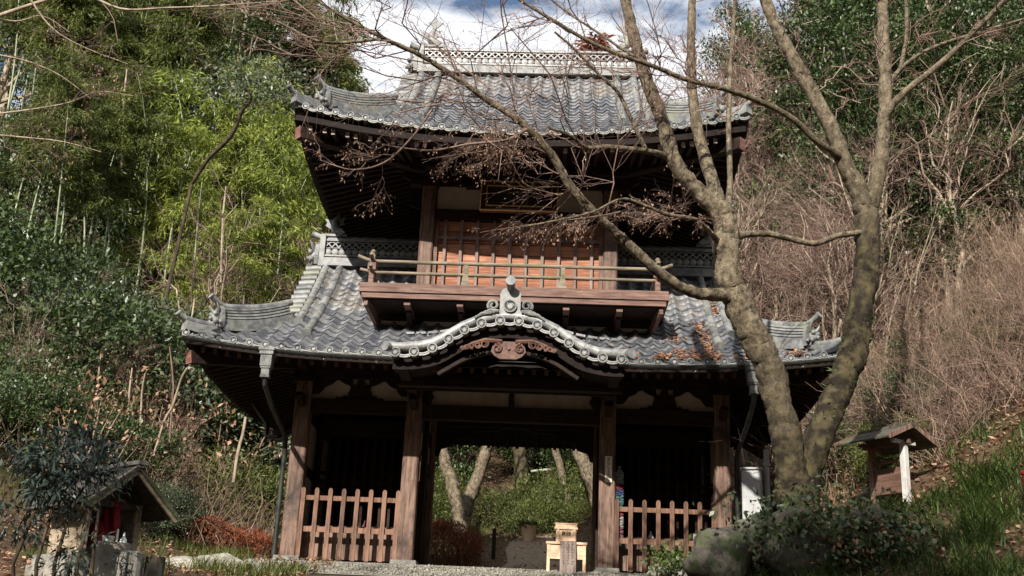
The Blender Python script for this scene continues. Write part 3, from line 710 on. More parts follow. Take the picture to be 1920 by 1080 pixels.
# carved pendant: central drop with scrolls and cloud-like side wings
b = MB()
poly = [(-.24, .02), (-.26, -.06), (-.2, -.13), (-.12, -.17), (.12, -.17), (.2, -.13), (.26, -.06), (.24, .02), (.2, .06), (.3, .10), (-.3, .10), (-.2, .06)]
b.prism(poly, (0, -2.235, 3.0), (1, 0, 0), (0, 0, 1), (0, 1, 0), .06)
pend = part('gable_pendant', b, 'carved', parent=kara)
def scroll(mb, c, r, s, turns=1.4, th=.018, y=-2.25, mir=1):
    n = 14; pts = [(c[0]+mir*(r*(1-.7*i/n))*math.cos(s+turns*2*math.pi*i/n), y, c[1]+(r*(1-.7*i/n))*math.sin(s+turns*2*math.pi*i/n)) for i in range(n+1)]
    mb.tube(pts, [th*(1-.4*i/n) for i in range(n+1)], 6)
b = MB()
for s in (-1, 1):
    scroll(b, (s*.17, 2.99), .075, 1.5, mir=s); 
    for k, (x, z, r) in enumerate(((.36, 3.05, .065), (.46, 3.025, .05), (.55, 3.01, .045), (.62, 2.985, .04), (.68, 2.97, .03))):
        scroll(b, (s*x, z), r, 2.2+k, mir=s, th=.016)
    b.tube([(s*.1, -2.235, 3.1), (s*.35, -2.235, 3.11), (s*.55, -2.235, 3.05), (s*.72, -2.235, 2.96)], [.03, .035, .025, .01], 6)
b.prism([(0, .05), (.03, 0), (0, -.03), (-.03, 0)], (0, -2.26, 2.99), (1, 0, 0), (0, 0, 1), (0, 1, 0), .03)
part('carved_scrolls', b, 'carved', R(50), parent=kara)
# finial on the gable crown
b = MB(); b.prism([(-.2, -.02), (.2, -.02), (.2, .03), (.155, .05), (.155, .32), (.12, .38), (.06, .42), (-.06, .42), (-.12, .38), (-.155, .32), (-.155, .05), (-.2, .03)], (0, -2.33, 3.50), (1, 0, 0), (0, 0, 1), (0, 1, 0), .12)
part('crown_tile', b, 'tile_plain', parent=kara)
obj('crown_disc', DISCW, kara, Matrix.Translation((0, -2.35, 3.62)) @ Matrix.Scale(1.35, 4))
b = MB(); b.tube([(0, -2.1, 3.86), (0, -2.3, 3.90), (0, -2.5, 3.96)], [.055, .06, .068], 12); b.tube([(0, -2.5, 3.96), (0, -2.525, 3.965)], [.078, .078], 14); part('crown_barrel', b, 'tile_plain', R(40), parent=kara)
b = MB()
for s in (-1, 1):
    scroll(b, (s*.25, 3.62), .085, -.6, 1.3, .026, -2.36, s)
    for k in range(3): b.tube([(s*(.17+.05*k), -2.36, 3.53-.012*k), (s*(.3+.06*k), -2.36, 3.545-.03*k), (s*(.42+.05*k), -2.36, 3.47-.03*k)], [.025, .024, .012], 6)
part('crown_scrolls', b, 'tile_plain', R(50), parent=kara)

# ---- balcony
bal = MB(); bal.box((0, -.62, 4.235), (4.86, 1.3, .05)); bal = part('balcony', bal, 'wood_balc')
def bp(name, c, d, m='wood_balc', rot=None):
    b = MB(); b.box(c, d, rot); return part(name, b, m, parent=bal)
bp('fascia_board', (0, -1.29, 4.205), (4.94, .07, .15)); bp('fascia_board', (0, -1.27, 4.08), (4.86, .06, .085))
for s in (-1, 1):
    bp('fascia_board', (s*2.445, -.60, 4.205), (.07, 1.3, .15))
    b = MB(); b.bar((s*2.36, -1.24, 4.0), (s*2.25, -.45, 3.82), .06, .16); part('sloping_brace', b, 'wood_balc', parent=bal)
for i in range(20): bp('deck_board', (-2.31+i*.243, -.64, 4.272+.002*(i % 3)), (.236, 1.28, .022))
for x in (-1.7, -.85, 0, .85, 1.7):
    b = MB(); b.bar((x, -.2, 3.98), (x, -1.22, 4.0), .1, .1); part('joist', b, 'wood_balc', parent=bal)
    b = MB(); b.bar((x, -.42, 3.72), (x, -.95, 3.94), .08, .08); part('knee_brace', b, 'wood_dark', parent=bal)
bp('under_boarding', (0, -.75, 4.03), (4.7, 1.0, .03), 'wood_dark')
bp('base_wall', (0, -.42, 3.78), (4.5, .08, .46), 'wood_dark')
for s in (-1, 1):
    bp('plaster_slit', (s*1.95, -.475, 3.87), (.52, .02, .06), 'plaster'); bp('plaster_slit', (s*1.2, -.475, 3.85), (.62, .02, .12), 'plaster')
    bp('base_wall', (s*2.25, .2, 3.9), (.08, 1.2, .7), 'wood_dark')
def rail(z, xe, r, rise, y=-1.27):
    pts = [(-xe-.16, y, z+rise), (-xe-.02, y, z+rise*.35), (-xe+.12, y, z)]+[(x, y, z) for x in np.linspace(-xe+.4, xe-.4, 6)]+[(xe-.12, y, z), (xe+.02, y, z+rise*.35), (xe+.16, y, z+rise)]
    b = MB(); b.tube(pts, r, 8, flat=1.0); part('handrail', b, 'wood_rail', R(50), parent=bal)
rail(4.66, 2.38, .032, .085); rail(4.47, 2.33, .028, .05)
for s in (-1, 1):
    for z, xx in ((4.66, 2.30), (4.47, 2.30)):
        b = MB(); b.tube([(s*xx, -1.45, z+.07), (s*xx, -1.34, z+.02), (s*xx, -1.2, z), (s*xx, -.1, z)], .03, 8); part('handrail', b, 'wood_rail', R(50), parent=bal)
    b = MB(); b.cbox((s*2.30, -1.27, 4.50), (.085, .085, .46), .01); part('corner_post', b, 'wood_balc', parent=bal)
    b = MB(); b.box((s*2.30, -1.27, 4.565), (.13, .11, .12)); part('post_block', b, 'wood_balc', parent=bal)
    b = MB(); b.lathe([(.03, 0), (.045, .02), (.05, .05), (.03, .09), (.04, .11), (.045, .135), (.015, .16)], 10, Matrix.Translation((s*2.30, -1.27, 4.70))); part('post_finial', b, 'wood_rail', R(50), parent=bal)
for x in (-.78, .78):
    b = MB(); b.prism([(-.07, 0), (.07, 0), (.04, .17), (-.04, .17)], (x, -1.30, 4.285), (1, 0, 0), (0, 0, 1), (0, 1, 0), .06); part('rail_strut', b, 'wood_rail', parent=bal)
    b = MB(); b.box((x, -1.27, 4.565), (.07, .05, .14)); part('rail_strut', b, 'wood_rail', parent=bal)

# ---- upper storey
for x in (-1.6, 1.6):
    for y in (0.0, YR): sbox('column', (x, y, 5.40), (.24, .24, 2.25), 'wood_v', ch=.02)
uw = MB(); uw.box((0, .10, 5.12), (2.96, .04, 1.7)); uw = part('board_wall', uw, 'wood_dark')
zz = 4.29; k = 0
while zz < 5.92:
    h = .20 if k % 3 else .215
    for j in range(1):
        b = MB(); b.box((0, .055+.004*(k % 2), zz+h/2-.004), (2.84, .035, h-.014)); part('board', b, 'wood_orange', parent=uw)
    zz += h; k += 1
for i in range(10):
    x = -1.28+i*.2845
    b = MB(); b.cbox((x, .0, 5.11), (.055, .06, 1.66), .008); part('batten', b, 'batten', parent=uw)
sbox('batten', (0, -.012, 5.60), (2.84, .03, .05), 'batten', uw)
for s in (-1, 1): sbox('wall_jamb', (s*1.44, -.0, 5.11), (.07, .09, 1.66), 'wood_v')
sbox('tie_beam', (0, 0, 6.02), (2.96, .18, .18), 'wood_dark')
for s in (-1, 1): sbox('plaster_panel', (s*.74, .03, 6.34), (1.44, .06, .46), 'plaster')
sbox('king_strut', (0, 0, 6.34), (.1, .1, .46), 'wood_dark')
sbox('head_beam', (0, 0, 6.66), (3.9, .2, .18), 'wood_dark')
sbox('wall_plate', (0, 0, 7.0), (3.7, .24, .16), 'wood_dark'); sbox('wall_plate', (0, YR, 7.0), (3.7, .24, .16), 'wood_dark')
for s in (-1, 1):
    sbox('wall_plate', (s*1.6, YC, 6.995), (.22, YR-.26, .14), 'wood_dark'); sbox('side_wall', (s*1.6, YC, 5.4), (.08, YR-.24, 3.0), 'wood_dark')
sbox('rear_wall', (0, YR, 5.5), (2.96, .08, 2.9), 'wood_dark')
for y, sg in ((0.0, -1), (YR, 1)):
    for x in (-1.6, -.8, 0, .8, 1.6):
        big = abs(x) > 1.5
        if big or True:
            b = MB(); b.box((x, y, 6.60), (.32, .32, .15)); part('bearing_block', b, 'wood_dark')
            for st, (zz, rr) in enumerate(((6.68, .5), (6.84, .8))):
                b = MB(); b.prism([(0, .13), (0, 0), (rr-.1, 0), (rr, .06), (rr, .13)], (x-.05, y, zz), (0, sg, 0), (0, 0, 1), (1, 0, 0), .1); part('bracket_arm', b, 'wood_dark')
                b = MB(); w = .36+.12*st; b.prism([(-w, .13), (-w, .07), (-w+.1, 0), (w-.1, 0), (w, .07), (w, .13)], (x, y+sg*(rr-.12)-.05, zz+.13*(st*.0)), (1, 0, 0), (0, 0, 1), (0, 1, 0), .1); part('bracket_arm', b, 'wood_dark')
                for ox in (-w+.08, w-.08):
                    b = MB(); b.box((x+ox, y+sg*(rr-.12), zz+.17), (.13, .13, .09), taper=1.2); part('bearing_block', b, 'wood_dark')
for sx in (-1, 1):
    for y in (0.0, 1.3, YR):
        for zz, rr in ((6.68, .5), (6.84, .85)):
            b = MB(); b.prism([(0, .13), (0, 0), (rr-.1, 0), (rr, .06), (rr, .13)], (sx*1.6, y-.05, zz+.003), (sx, 0, 0), (0, 0, 1), (0, 1, 0), .1); part('bracket_arm', b, 'wood_dark')
    b = MB(); b.bar((sx*1.6, 0, 6.8), (sx*2.5, -.8, 7.0), .14, .16, endmi=1); part('corner_bracket', b, ['wood_dark', 'pale_end'])
# purlin carried by the brackets
sbox('eave_purlin', (0, -.72, 7.03), (5.0, .12, .13), 'wood_dark'); 
for s in (-1, 1): sbox('eave_purlin', (s*2.45, YC, 7.03), (.12, 4.0, .13), 'wood_dark')

# ---- gutters and downpipes
for s in (-1, 1):
    pts = []
    for x in np.linspace(1.62, 5.0, 22):
        p = LOW.un('f', x, 0); pts.append(Vector((s*x, -1.91, p.z+.075)))
    b = MB(); prof = [(.052*math.cos(t), .052*math.sin(t)) for t in np.linspace(math.pi, 2*math.pi, 8)]+[(.044*math.cos(t), .044*math.sin(t)+.004) for t in np.linspace(2*math.pi, math.pi, 8)]
    b.sweep(prof, pts); gut = part('gutter', b, 'bronze', R(50))
    for x in np.linspace(2.0, 4.4, 4):
        b = MB(); z = LOW.un('f', x, 0).z; b.bar((s*x, -1.97, z-.02), (s*x, -1.80, z+.0), .012, .01); part('gutter_hook', b, 'pale_end', parent=gut)
    x = s*3.66; zt = LOW.un('f', 3.66, 0).z
    b = MB()
    for (w, z0, z1) in ((.24, zt+.02, zt+.06), (.21, zt-.04, zt+.02), (.17, zt-.22, zt-.04), (.15, zt-.25, zt-.22), (.12, zt-.36, zt-.25), (.135, zt-.39, zt-.36)):
        b.box((x, -1.95, (z0+z1)/2), (w, w, z1-z0))
    part('rain_head', b, 'head')
    b = MB(); b.tube([(x, -1.95, zt-.38), (x, -1.94, zt-.48), (s*3.68, -1.2, 2.18), (s*3.70, -.15, 2.0), (s*3.70, -.02, 1.9), (s*3.70, 0, 1.75), (s*3.70, 0, 0.05)], .04, 10); part('downpipe', b, 'pipe', R(50))
b = MB(); b.tube([(-3.72, .1, 1.98), (-3.95, .4, 2.0), (-4.0, .7, 2.12), (-4.25, .9, 2.15), (-4.3, 1.0, 2.4), (-4.6, 1.1, 2.78)], .04, 8); part('downpipe', b, 'bronze', R(50))

# ---- hanging plaque on the upper storey
pq = thing('hanging_plaque', 'dark lacquered name plaque with gilt edging hung under the upper eave', 'plaque', (0, -.42, 6.20)); pq.rotation_euler = (R(-14), 0, 0)
def pbox(n, c, d, m, parent):
    b = MB(); b.box(c, d); return b.build(n, m, parent)
pbox('panel', (0, 0, 0), (1.14, .04, .46), 'plaque', pq)
for sz in (-1, 1):
    pbox('frame_bar', (0, -.03, sz*.265), (1.32, .07, .10), 'plaque_frame', pq); pbox('gilt_strip', (0, -.07, sz*.31), (1.34, .02, .018), 'gold', pq); pbox('gilt_strip', (0, -.07, sz*.215), (1.12, .02, .014), 'gold', pq)
for sx in (-1, 1):
    pbox('frame_bar', (sx*.615, -.03, 0), (.10, .068, .43), 'plaque_frame', pq); pbox('gilt_strip', (sx*.66, -.07, 0), (.018, .022, .60), 'gold', pq); pbox('gilt_strip', (sx*.56, -.07, 0), (.014, .021, .43), 'gold', pq)
pbox('hanger', (0, .1, .29), (.7, .2, .04), 'wood_dark', pq)

# ---- picket fences in the side bays
for s, lab in ((-1, 'brown picket fence with rounded tops by the leaf covered side niche'), (1, 'brown picket fence below the hanging paper crane strings')):
    if s < 0: lab = 'brown picket fence across the niche beside the rusty red hedge'
    f = thing('picket_fence', lab, 'fence', (s*2.53, -.09, 0))
    for z, h in ((.50, .085), (1.0, .075)): pbox('rail', (0, .035, z), (1.6, .03, h), 'fence_wood', f)
    me = None
    for k in range(8):
        b = MB(); w = .034
        b.prism([(-w, 0), (w, 0), (w, 1.10), (w*.7, 1.128), (0, 1.14), (-w*.7, 1.128), (-w, 1.10)], (0, -.02, 0.02), (1, 0, 0), (0, 0, 1), (0, 1, 0), .036)
        b.build('picket', 'fence_wood', f, mx=Matrix.Translation((-.77+k*.22, 0, 0)))

# ---- name boards on the columns
nb = thing('name_board', 'pale upright board with brushed characters on the passage column', 'sign', (1.615, -.145, 1.62))
pbox('board', (0, 0, 0), (.115, .022, .42), 'paper', nb)
me = text_mesh('老\nも\nし\nえ\n天\n門', .062)
obj('lettering', me, nb, Matrix.Translation((0, -.0125, 0)) @ Matrix.Rotation(R(90), 4, 'X'))
nb2 = thing('name_board', 'weathered dark board fixed to the inner face of the passage column', 'sign', (-1.455, .02, 1.55))
pbox('board', (0, 0, 0), (.022, .13, .42), 'wood_v', nb2)
pbox('lettering', (.0115, 0, .02), (.003, .02, .3), 'ink', nb2)

# ---- offertory table, box and notice board
tb = thing('offering_table', 'small pale wooden table in front of the gate passage', 'table', (.96, -.55, -.07))
pbox('top', (0, 0, .43), (.63, .34, .035), 'pale_wood', tb)
pbox('apron', (0, -.13, .30), (.56, .025, .22), 'pale_wood', tb); pbox('apron', (0, .13, .30), (.56, .025, .22), 'pale_wood', tb)
for a in (-1, 1):
    pbox('apron', (a*.27, 0, .30), (.025, .22, .22), 'pale_wood', tb)
    for c in (-1, 1): pbox('leg', (a*.275, c*.13, .205), (.045, .045, .41), 'pale_wood', tb)
ob = thing('offertory_box', 'pale wooden offertory box with two brushed characters', 'box', (.95, -.52, .378))
pbox('body', (0, 0, .115), (.31, .22, .20), 'pale_wood', ob)
pbox('rim', (0, 0, .215), (.36, .27, .035), 'pale_wood', ob); pbox('lid', (0, 0, .255), (.33, .24, .05), 'pale_wood', ob); pbox('lid', (0, 0, .285), (.35, .26, .014), 'pale_wood', ob)
for a in (-1, 1): pbox('corner_batten', (a*.125, -.118, .105), (.04, .02, .20), 'pale_wood', ob); pbox('foot', (a*.13, 0, .008), (.04, .24, .016), 'pale_wood', ob)
obj('lettering', text_mesh('賽銭', .075), ob, Matrix.Translation((0, -.1125, .13)) @ Matrix.Rotation(R(90), 4, 'X'))
sg = thing('leaning_notice_board', 'brown wooden notice board with brushed columns of writing leaning on the table', 'sign', (.985, -.80, -.09)); sg.rotation_euler = (R(-9), 0, 0)
pbox('board', (0, 0, .24), (.245, .02, .49), 'batten', sg)
b = MB(); rr = random.Random(4)
for c in (-.065, 0, .065):
    z = .43
    while z > .1:
        for _ in range(4):
            b.box((c+rr.uniform(-.014, .014), -.0115, z+rr.uniform(-.012, .012)), (rr.uniform(.008, .026), .003, rr.uniform(.003, .006)), Matrix.Rotation(rr.choice((0, 1.5, .7, -.7)), 3, 'Y'))
        z -= .042
b.build('lettering', 'ink', sg)
# ------------------------------------------------------------------ plants: materials
M['bark'] = mat('lichened_bark', (0.034, 0.026, 0.017), (0.23, 0.185, 0.125), 13.0, (1, 1, 0.7), 0.9, 0.15, 1.0, c3=(0.30, 0.28, 0.215), c3scale=17, c3lo=0.58, c3hi=0.70, pos=(.34, .66), detail=10, bdist=0.05)
M['bark_moss'] = mat('mossy_bark', (0.026, 0.02, 0.014), (0.12, 0.095, 0.062), 9.0, (1, 1, 0.5), 0.95, 0.1, 1.0, c3=(0.055, 0.058, 0.016), c3scale=4.0, c3lo=0.52, c3hi=0.64)
def blend_bark(name, z0, z1):
    m = M['bark'].copy(); m.name = name; t = m.node_tree; n = t.nodes; l = t.links
    b = next(q for q in n if q.type == 'BSDF_PRINCIPLED'); src = b.inputs['Base Color'].links[0].from_socket
    co = next(q for q in n if q.type == 'TEX_COORD'); sp = n.new('ShaderNodeSeparateXYZ'); l.new(co.outputs['Object'], sp.inputs[0])
    no = n.new('ShaderNodeTexNoise'); no.inputs['Scale'].default_value = 3.0; no.inputs['Detail'].default_value = 6; l.new(co.outputs['Object'], no.inputs['Vector'])
    ad = n.new('ShaderNodeMath'); ad.operation = 'MULTIPLY_ADD'; ad.inputs[1].default_value = 3.2; l.new(no.outputs['Fac'], ad.inputs[0]); l.new(sp.outputs['Z'], ad.inputs[2])
    mr = n.new('ShaderNodeMapRange'); mr.inputs['From Min'].default_value = z0+1.6; mr.inputs['From Max'].default_value = z1+1.6; l.new(ad.outputs[0], mr.inputs['Value'])
    r2 = n.new('ShaderNodeValToRGB'); r2.color_ramp.elements[0].color = (0.022, 0.017, 0.012, 1); r2.color_ramp.elements[1].color = (0.085, 0.07, 0.036, 1); r2.color_ramp.elements[0].position = .42; r2.color_ramp.elements[1].position = .66
    n5 = n.new('ShaderNodeTexNoise'); n5.inputs['Scale'].default_value = 8; n5.inputs['Detail'].default_value = 7; l.new(co.outputs['Object'], n5.inputs['Vector']); l.new(n5.outputs['Fac'], r2.inputs['Fac'])
    mx = n.new('ShaderNodeMixRGB'); l.new(mr.outputs[0], mx.inputs[0]); l.new(r2.outputs['Color'], mx.inputs[1]); l.new(src, mx.inputs[2]); l.new(mx.outputs['Color'], b.inputs['Base Color']); return m
M['bark_low'] = blend_bark('bark_moss_and_shade_below', 3.4, 5.6)      # right trunk: moss and dappled shade painted dark up to the fork
M['bark_foot'] = blend_bark('bark_moss_and_shade_foot', 0.9, 2.9)  # left trunk foot: moss and dappled shade put into the colour
M['bark_pale'] = mat('pale_bark', (0.16, 0.125, 0.09), (0.42, 0.34, 0.25), 9.0, (1, 1, 0.3), 0.9, 0.15, 0.6)
M['bark_dark'] = mat('dark_bark', (0.03, 0.022, 0.016), (0.10, 0.075, 0.05), 9.0, (1, 1, 0.4), 0.9, 0.15, 0.5)
M['twig'] = mat('twig', (0.10, 0.065, 0.05), (0.22, 0.15, 0.12), 3.0, rough=0.85, island=0.25)
M['twig_red'] = mat('reddish_twig', (0.12, 0.072, 0.055), (0.27, 0.18, 0.145), 3.0, rough=0.85, island=0.3)
M['twig_pale'] = mat('straw_twig', (0.13, 0.085, 0.06), (0.34, 0.24, 0.17), 3.0, rough=0.85, island=0.3)
M['culm'] = mat('bamboo_culm', (0.10, 0.13, 0.06), (0.33, 0.36, 0.24), 3.0, (1, 1, 0.6), 0.5, 0.4)
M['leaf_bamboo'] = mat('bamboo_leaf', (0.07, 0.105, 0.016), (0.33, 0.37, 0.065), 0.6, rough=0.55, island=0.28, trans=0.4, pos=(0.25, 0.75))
M['leaf_bamboo_dk'] = mat('bamboo_leaf_shade_dark', (0.022, 0.04, 0.008), (0.15, 0.17, 0.035), 0.6, rough=0.55, island=0.28, trans=0.35, pos=(0.25, 0.75))  # darker copy of the bamboo leaf, grove shade put into its colour
M['leaf_green'] = mat('broad_leaf', (0.02, 0.042, 0.012), (0.085, 0.12, 0.034), 0.8, rough=0.42, spec=0.5, island=0.28, trans=0.18, pos=(0.25, 0.75))
M['leaf_grey'] = mat('grey_green_leaf', (0.04, 0.062, 0.03), (0.16, 0.19, 0.105), 0.8, rough=0.4, spec=0.55, island=0.28, trans=0.2, pos=(0.25, 0.75))
M['leaf_lit'] = mat('sunlit_leaf_tint', (0.04, 0.06, 0.014), (0.175, 0.195, 0.055), 0.8, rough=0.5, island=0.28, trans=0.35, pos=(0.25, 0.75))  # brighter yellow green, sunlight on the foliage put into the colour
M['leaf_blue'] = mat('shade_blue_leaf', (0.012, 0.022, 0.018), (0.042, 0.06, 0.052), 0.8, rough=0.4, spec=0.5, island=0.28, trans=0.12, pos=(0.25, 0.75))  # dark bluish tint stands for foliage in shade
M['leaf_dry'] = mat('dry_leaf', (0.15, 0.075, 0.045), (0.42, 0.26, 0.17), 2.0, rough=0.75, island=0.35, trans=0.2, pos=(0.2, 0.8))
M['leaf_orange'] = mat('orange_leaf', (0.20, 0.075, 0.035), (0.40, 0.235, 0.14), 2.0, rough=0.7, island=0.35, trans=0.25, pos=(0.2, 0.8))
M['leaf_rust'] = mat('rust_leaf', (0.10, 0.025, 0.012), (0.27, 0.085, 0.035), 1.2, rough=0.75, island=0.3, trans=0.2, pos=(0.2, 0.8))
M['grass'] = mat('grass_blade', (0.028, 0.052, 0.011), (0.105, 0.15, 0.035), 1.5, rough=0.5, spec=0.4, island=0.3, trans=0.3, pos=(0.25, 0.75))
M['straw'] = mat('dry_grass', (0.19, 0.13, 0.075), (0.42, 0.32, 0.2), 1.5, rough=0.8, island=0.3, trans=0.2, pos=(0.25, 0.75))

# ------------------------------------------------------------------ plants: vectorised geometry
def nrm(a): return a/np.maximum(1e-9, np.linalg.norm(a, axis=-1, keepdims=True))
def rvec(n, g=None): g = g or rng; return nrm(g.normal(size=(n, 3)))
def tubes(P, Rd, n=3):
    """P (m,k,3) polylines, Rd (m,k) radii -> V, F"""
    m, k, _ = P.shape
    D = np.empty_like(P); D[:, 1:-1] = P[:, 2:]-P[:, :-2]; D[:, 0] = P[:, 1]-P[:, 0]; D[:, -1] = P[:, -1]-P[:, -2]; D = nrm(D)
    ref = np.where(np.abs(D[:, 0, 2:3]) < .9, np.array([0, 0, 1.]), np.array([1., 0, 0])); A = np.empty_like(P); B = np.empty_like(P)
    for q in range(k):   # parallel transport keeps the ring from twisting
        A[:, q] = nrm(np.cross(D[:, q], ref)); B[:, q] = np.cross(A[:, q], D[:, q]); ref = B[:, q]
    t = 2*np.pi*np.arange(n)/n
    V = P[:, :, None]+Rd[:, :, None, None]*(np.cos(t)[None, None, :, None]*A[:, :, None]+np.sin(t)[None, None, :, None]*B[:, :, None])
    i = np.arange(m)[:, None, None]*k*n; r = np.arange(k-1)[None, :, None]*n; j = np.arange(n)[None, None, :]; j2 = (j+1) % n
    F = np.stack([i+r+j, i+r+j2, i+r+n+j2, i+r+n+j], -1).reshape(-1, 4)
    return V.reshape(-1, 3), F
def twigs(P0, D, Ln, r0, k=4, bend=0.25, droop=0.0, g=None):
    m = len(P0); g = g or rng; c = rvec(m, g)*bend; t = np.linspace(0, 1, k)
    wob = g.normal(size=(m, k, 3))*0.045; wob[:, 0] = 0
    P = P0[:, None]+Ln[:, None, None]*(t[None, :, None]*D[:, None]+(t**2)[None, :, None]*c[:, None]+wob)
    P[:, :, 2] -= droop*Ln[:, None]*(t**2)[None]
    return P, r0[:, None]*(1-0.72*t)[None]
def branch_on(P, Rd, num, lf, ang=0.75, up=0.15, rmin=0.003, k=4, bend=0.25, t0=0.2, droop=0.0, flat=1.0, g=None, rf=0.6):
    """spawn num children on random spots of parent polylines"""
    g = g or rng; m, kk, _ = P.shape
    L = np.linalg.norm(np.diff(P, axis=1), axis=2).sum(1); w = L/L.sum(); idx = g.choice(m, num, p=w)
    t = t0+(1-t0)*g.random(num); s = t*(kk-1); i = np.minimum(kk-2, s.astype(int)); f = (s-i)[:, None]
    p = P[idx, i]*(1-f)+P[idx, i+1]*f; d = nrm(P[idx, i+1]-P[idx, i]); r = (Rd[idx, i]*(1-f[:, 0])+Rd[idx, i+1]*f[:, 0])*rf
    x = rvec(num, g); x -= (x*d).sum(1, keepdims=True)*d; x = nrm(x); x[:, 2] *= flat; a = ang*(0.6+0.8*g.random(num))[:, None]
    D = nrm(d*np.cos(a)+x*np.sin(a)+np.array([0, 0, up])); ln = L[idx]*lf*(0.45+0.8*g.random(num))*(1.15-0.6*t)
    return twigs(p, D, ln, np.maximum(rmin, r), k, bend, droop, g)
def leaves(C, N, Dr, ln, wd):
    """diamond leaves: centre-base C, normal N, direction Dr"""
    n = len(C); Dr = nrm(Dr); S = nrm(np.cross(N, Dr)); Nn = np.cross(Dr, S)
    ln = ln[:, None]; wd = wd[:, None]
    V = np.stack([C, C+Dr*ln*.45+S*wd*.5+Nn*wd*.12, C+Dr*ln, C+Dr*ln*.45-S*wd*.5+Nn*wd*.12], 1).reshape(-1, 3)
    i = np.arange(n)[:, None]*4; return V, i+np.array([[0, 1, 2, 3]])
def join(parts):
    Vs, Fs, o = [], [], 0
    for V, F in parts: Vs.append(V); Fs.append(F+o); o += len(V)
    return np.concatenate(Vs), np.concatenate(Fs)
def crown_leaves(n, nclump, rad, sig, ln, wd, seed, hollow=0.55, droop=0.0, cz=0.0):
    g = np.random.default_rng(seed); d = rvec(nclump, g); rr = (hollow+(1-hollow)*g.random(nclump)**.6)
    C = d*rr[:, None]*np.array(rad); C[:, 2] += cz
    idx = g.integers(0, nclump, n); sg = sig*(0.5+g.random(nclump))
    P = C[idx]+g.normal(size=(n, 3))*sg[idx][:, None]*np.array([1, 1, .55])
    out = nrm(P-np.array([0, 0, cz-rad[2]*.4])); Dr = nrm(out*.6+rvec(n, g)*.8+np.array([0, 0, -droop])); N = nrm(out*.5+np.array([0, 0, .7])+rvec(n, g)*.6)
    return leaves(P, N, Dr, ln*(.6+.8*g.random(n)), wd*(.6+.8*g.random(n))), C

# reusable plant meshes -------------------------------------------------------
LIB = {}
def lib_bamboo(seed, h, leafmat):
    g = np.random.default_rng(seed); lean = np.array([g.normal()*.5, g.normal()*.5-.2, 0])
    t = np.linspace(0, 1, 12)[:, None]; path = np.array([0, 0, 1])*h*t*(1-.08*t**3)+lean*h*.16*t**3
    V, F = tubes(path[None], (0.055*(1-.8*t[:, 0]))[None], 6)
    nb = 34; lo = .34 if leafmat == 'leaf_bamboo' else .56; tt = lo+(1-lo)*g.random(nb); base = np.stack([np.interp(tt, t[:, 0], path[:, i]) for i in range(3)], 1)
    a = g.random(nb)*6.283; D = nrm(np.stack([np.cos(a), np.sin(a), .55+g.random(nb)*.5], 1))
    P, Rd = twigs(base, D, (2.5-1.6*tt)*(.6+.6*g.random(nb)), np.full(nb, .008), 5, .25, .45, g)
    bv, bf = tubes(P, Rd, 3)
    n = 4200; bi = g.integers(0, nb, n); u = .25+.75*g.random(n); s = u*4; i = np.minimum(3, s.astype(int)); f = (s-i)[:, None]
    C = P[bi, i]*(1-f)+P[bi, i+1]*f+g.normal(size=(n, 3))*np.array([.13, .13, .10]); Dr = nrm(rvec(n, g)*.8+np.array([0, 0, -.75])+nrm(P[bi, -1]-P[bi, 0])*.5); N = nrm(rvec(n, g)+np.array([0, 0, .6]))
    lv = leaves(C, N, Dr, .17+.14*g.random(n), .032+.022*g.random(n))
    return npmesh('culm', *join([(V, F), (bv, bf)]), 'culm', smooth=True), npmesh('bamboo_foliage', *lv, leafmat)
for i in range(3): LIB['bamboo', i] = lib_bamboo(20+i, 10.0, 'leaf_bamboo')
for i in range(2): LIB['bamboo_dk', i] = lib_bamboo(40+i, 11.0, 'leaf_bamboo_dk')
def lib_broad(seed, rad, n, leafmat, ln=.13, wd=.06, stem='bark_dark', cz=None, sig=.28, ncl=70, droop=0.1):
    g = np.random.default_rng(seed); cz = rad[2]*1.05 if cz is None else cz
    lv, C = crown_leaves(n, ncl, rad, sig, ln, wd, seed, .5, droop, cz)
    k = min(36, ncl); base = np.stack([g.normal(size=k)*.12, g.normal(size=k)*.12, np.zeros(k)-.1], 1)
    mid = base+(C[:k]-base)*.5+g.normal(size=(k, 3))*.1; mid[:, 2] += .1
    P = np.stack([base, base*.5+mid*.5+g.normal(size=(k, 3))*.04, mid, C[:k]], 1); Rd = np.tile(np.array([.045, .035, .022, .007]), (k, 1))*(.5+.6*g.random(k))[:, None]
    return npmesh('stems', *tubes(P, Rd, 5), stem, smooth=True), npmesh('foliage', *lv, leafmat)
for i in range(3): LIB['green', i] = lib_broad(60+i, (1.5, 1.4, 1.3), 8000, 'leaf_green', .105, .052)
for i in range(3): LIB['grey', i] = lib_broad(70+i, (1.6, 1.5, 1.25), 8500, 'leaf_grey', .088, .042)
for i in range(2): LIB['lit', i] = lib_broad(80+i, (1.2, 1.1, .75), 4200, 'leaf_lit', .13, .035, sig=.3)
LIB['orange', 0] = lib_broad(90, (1.1, 1.0, 1.1), 750, 'leaf_dry', .11, .055, 'twig_pale', sig=.35)
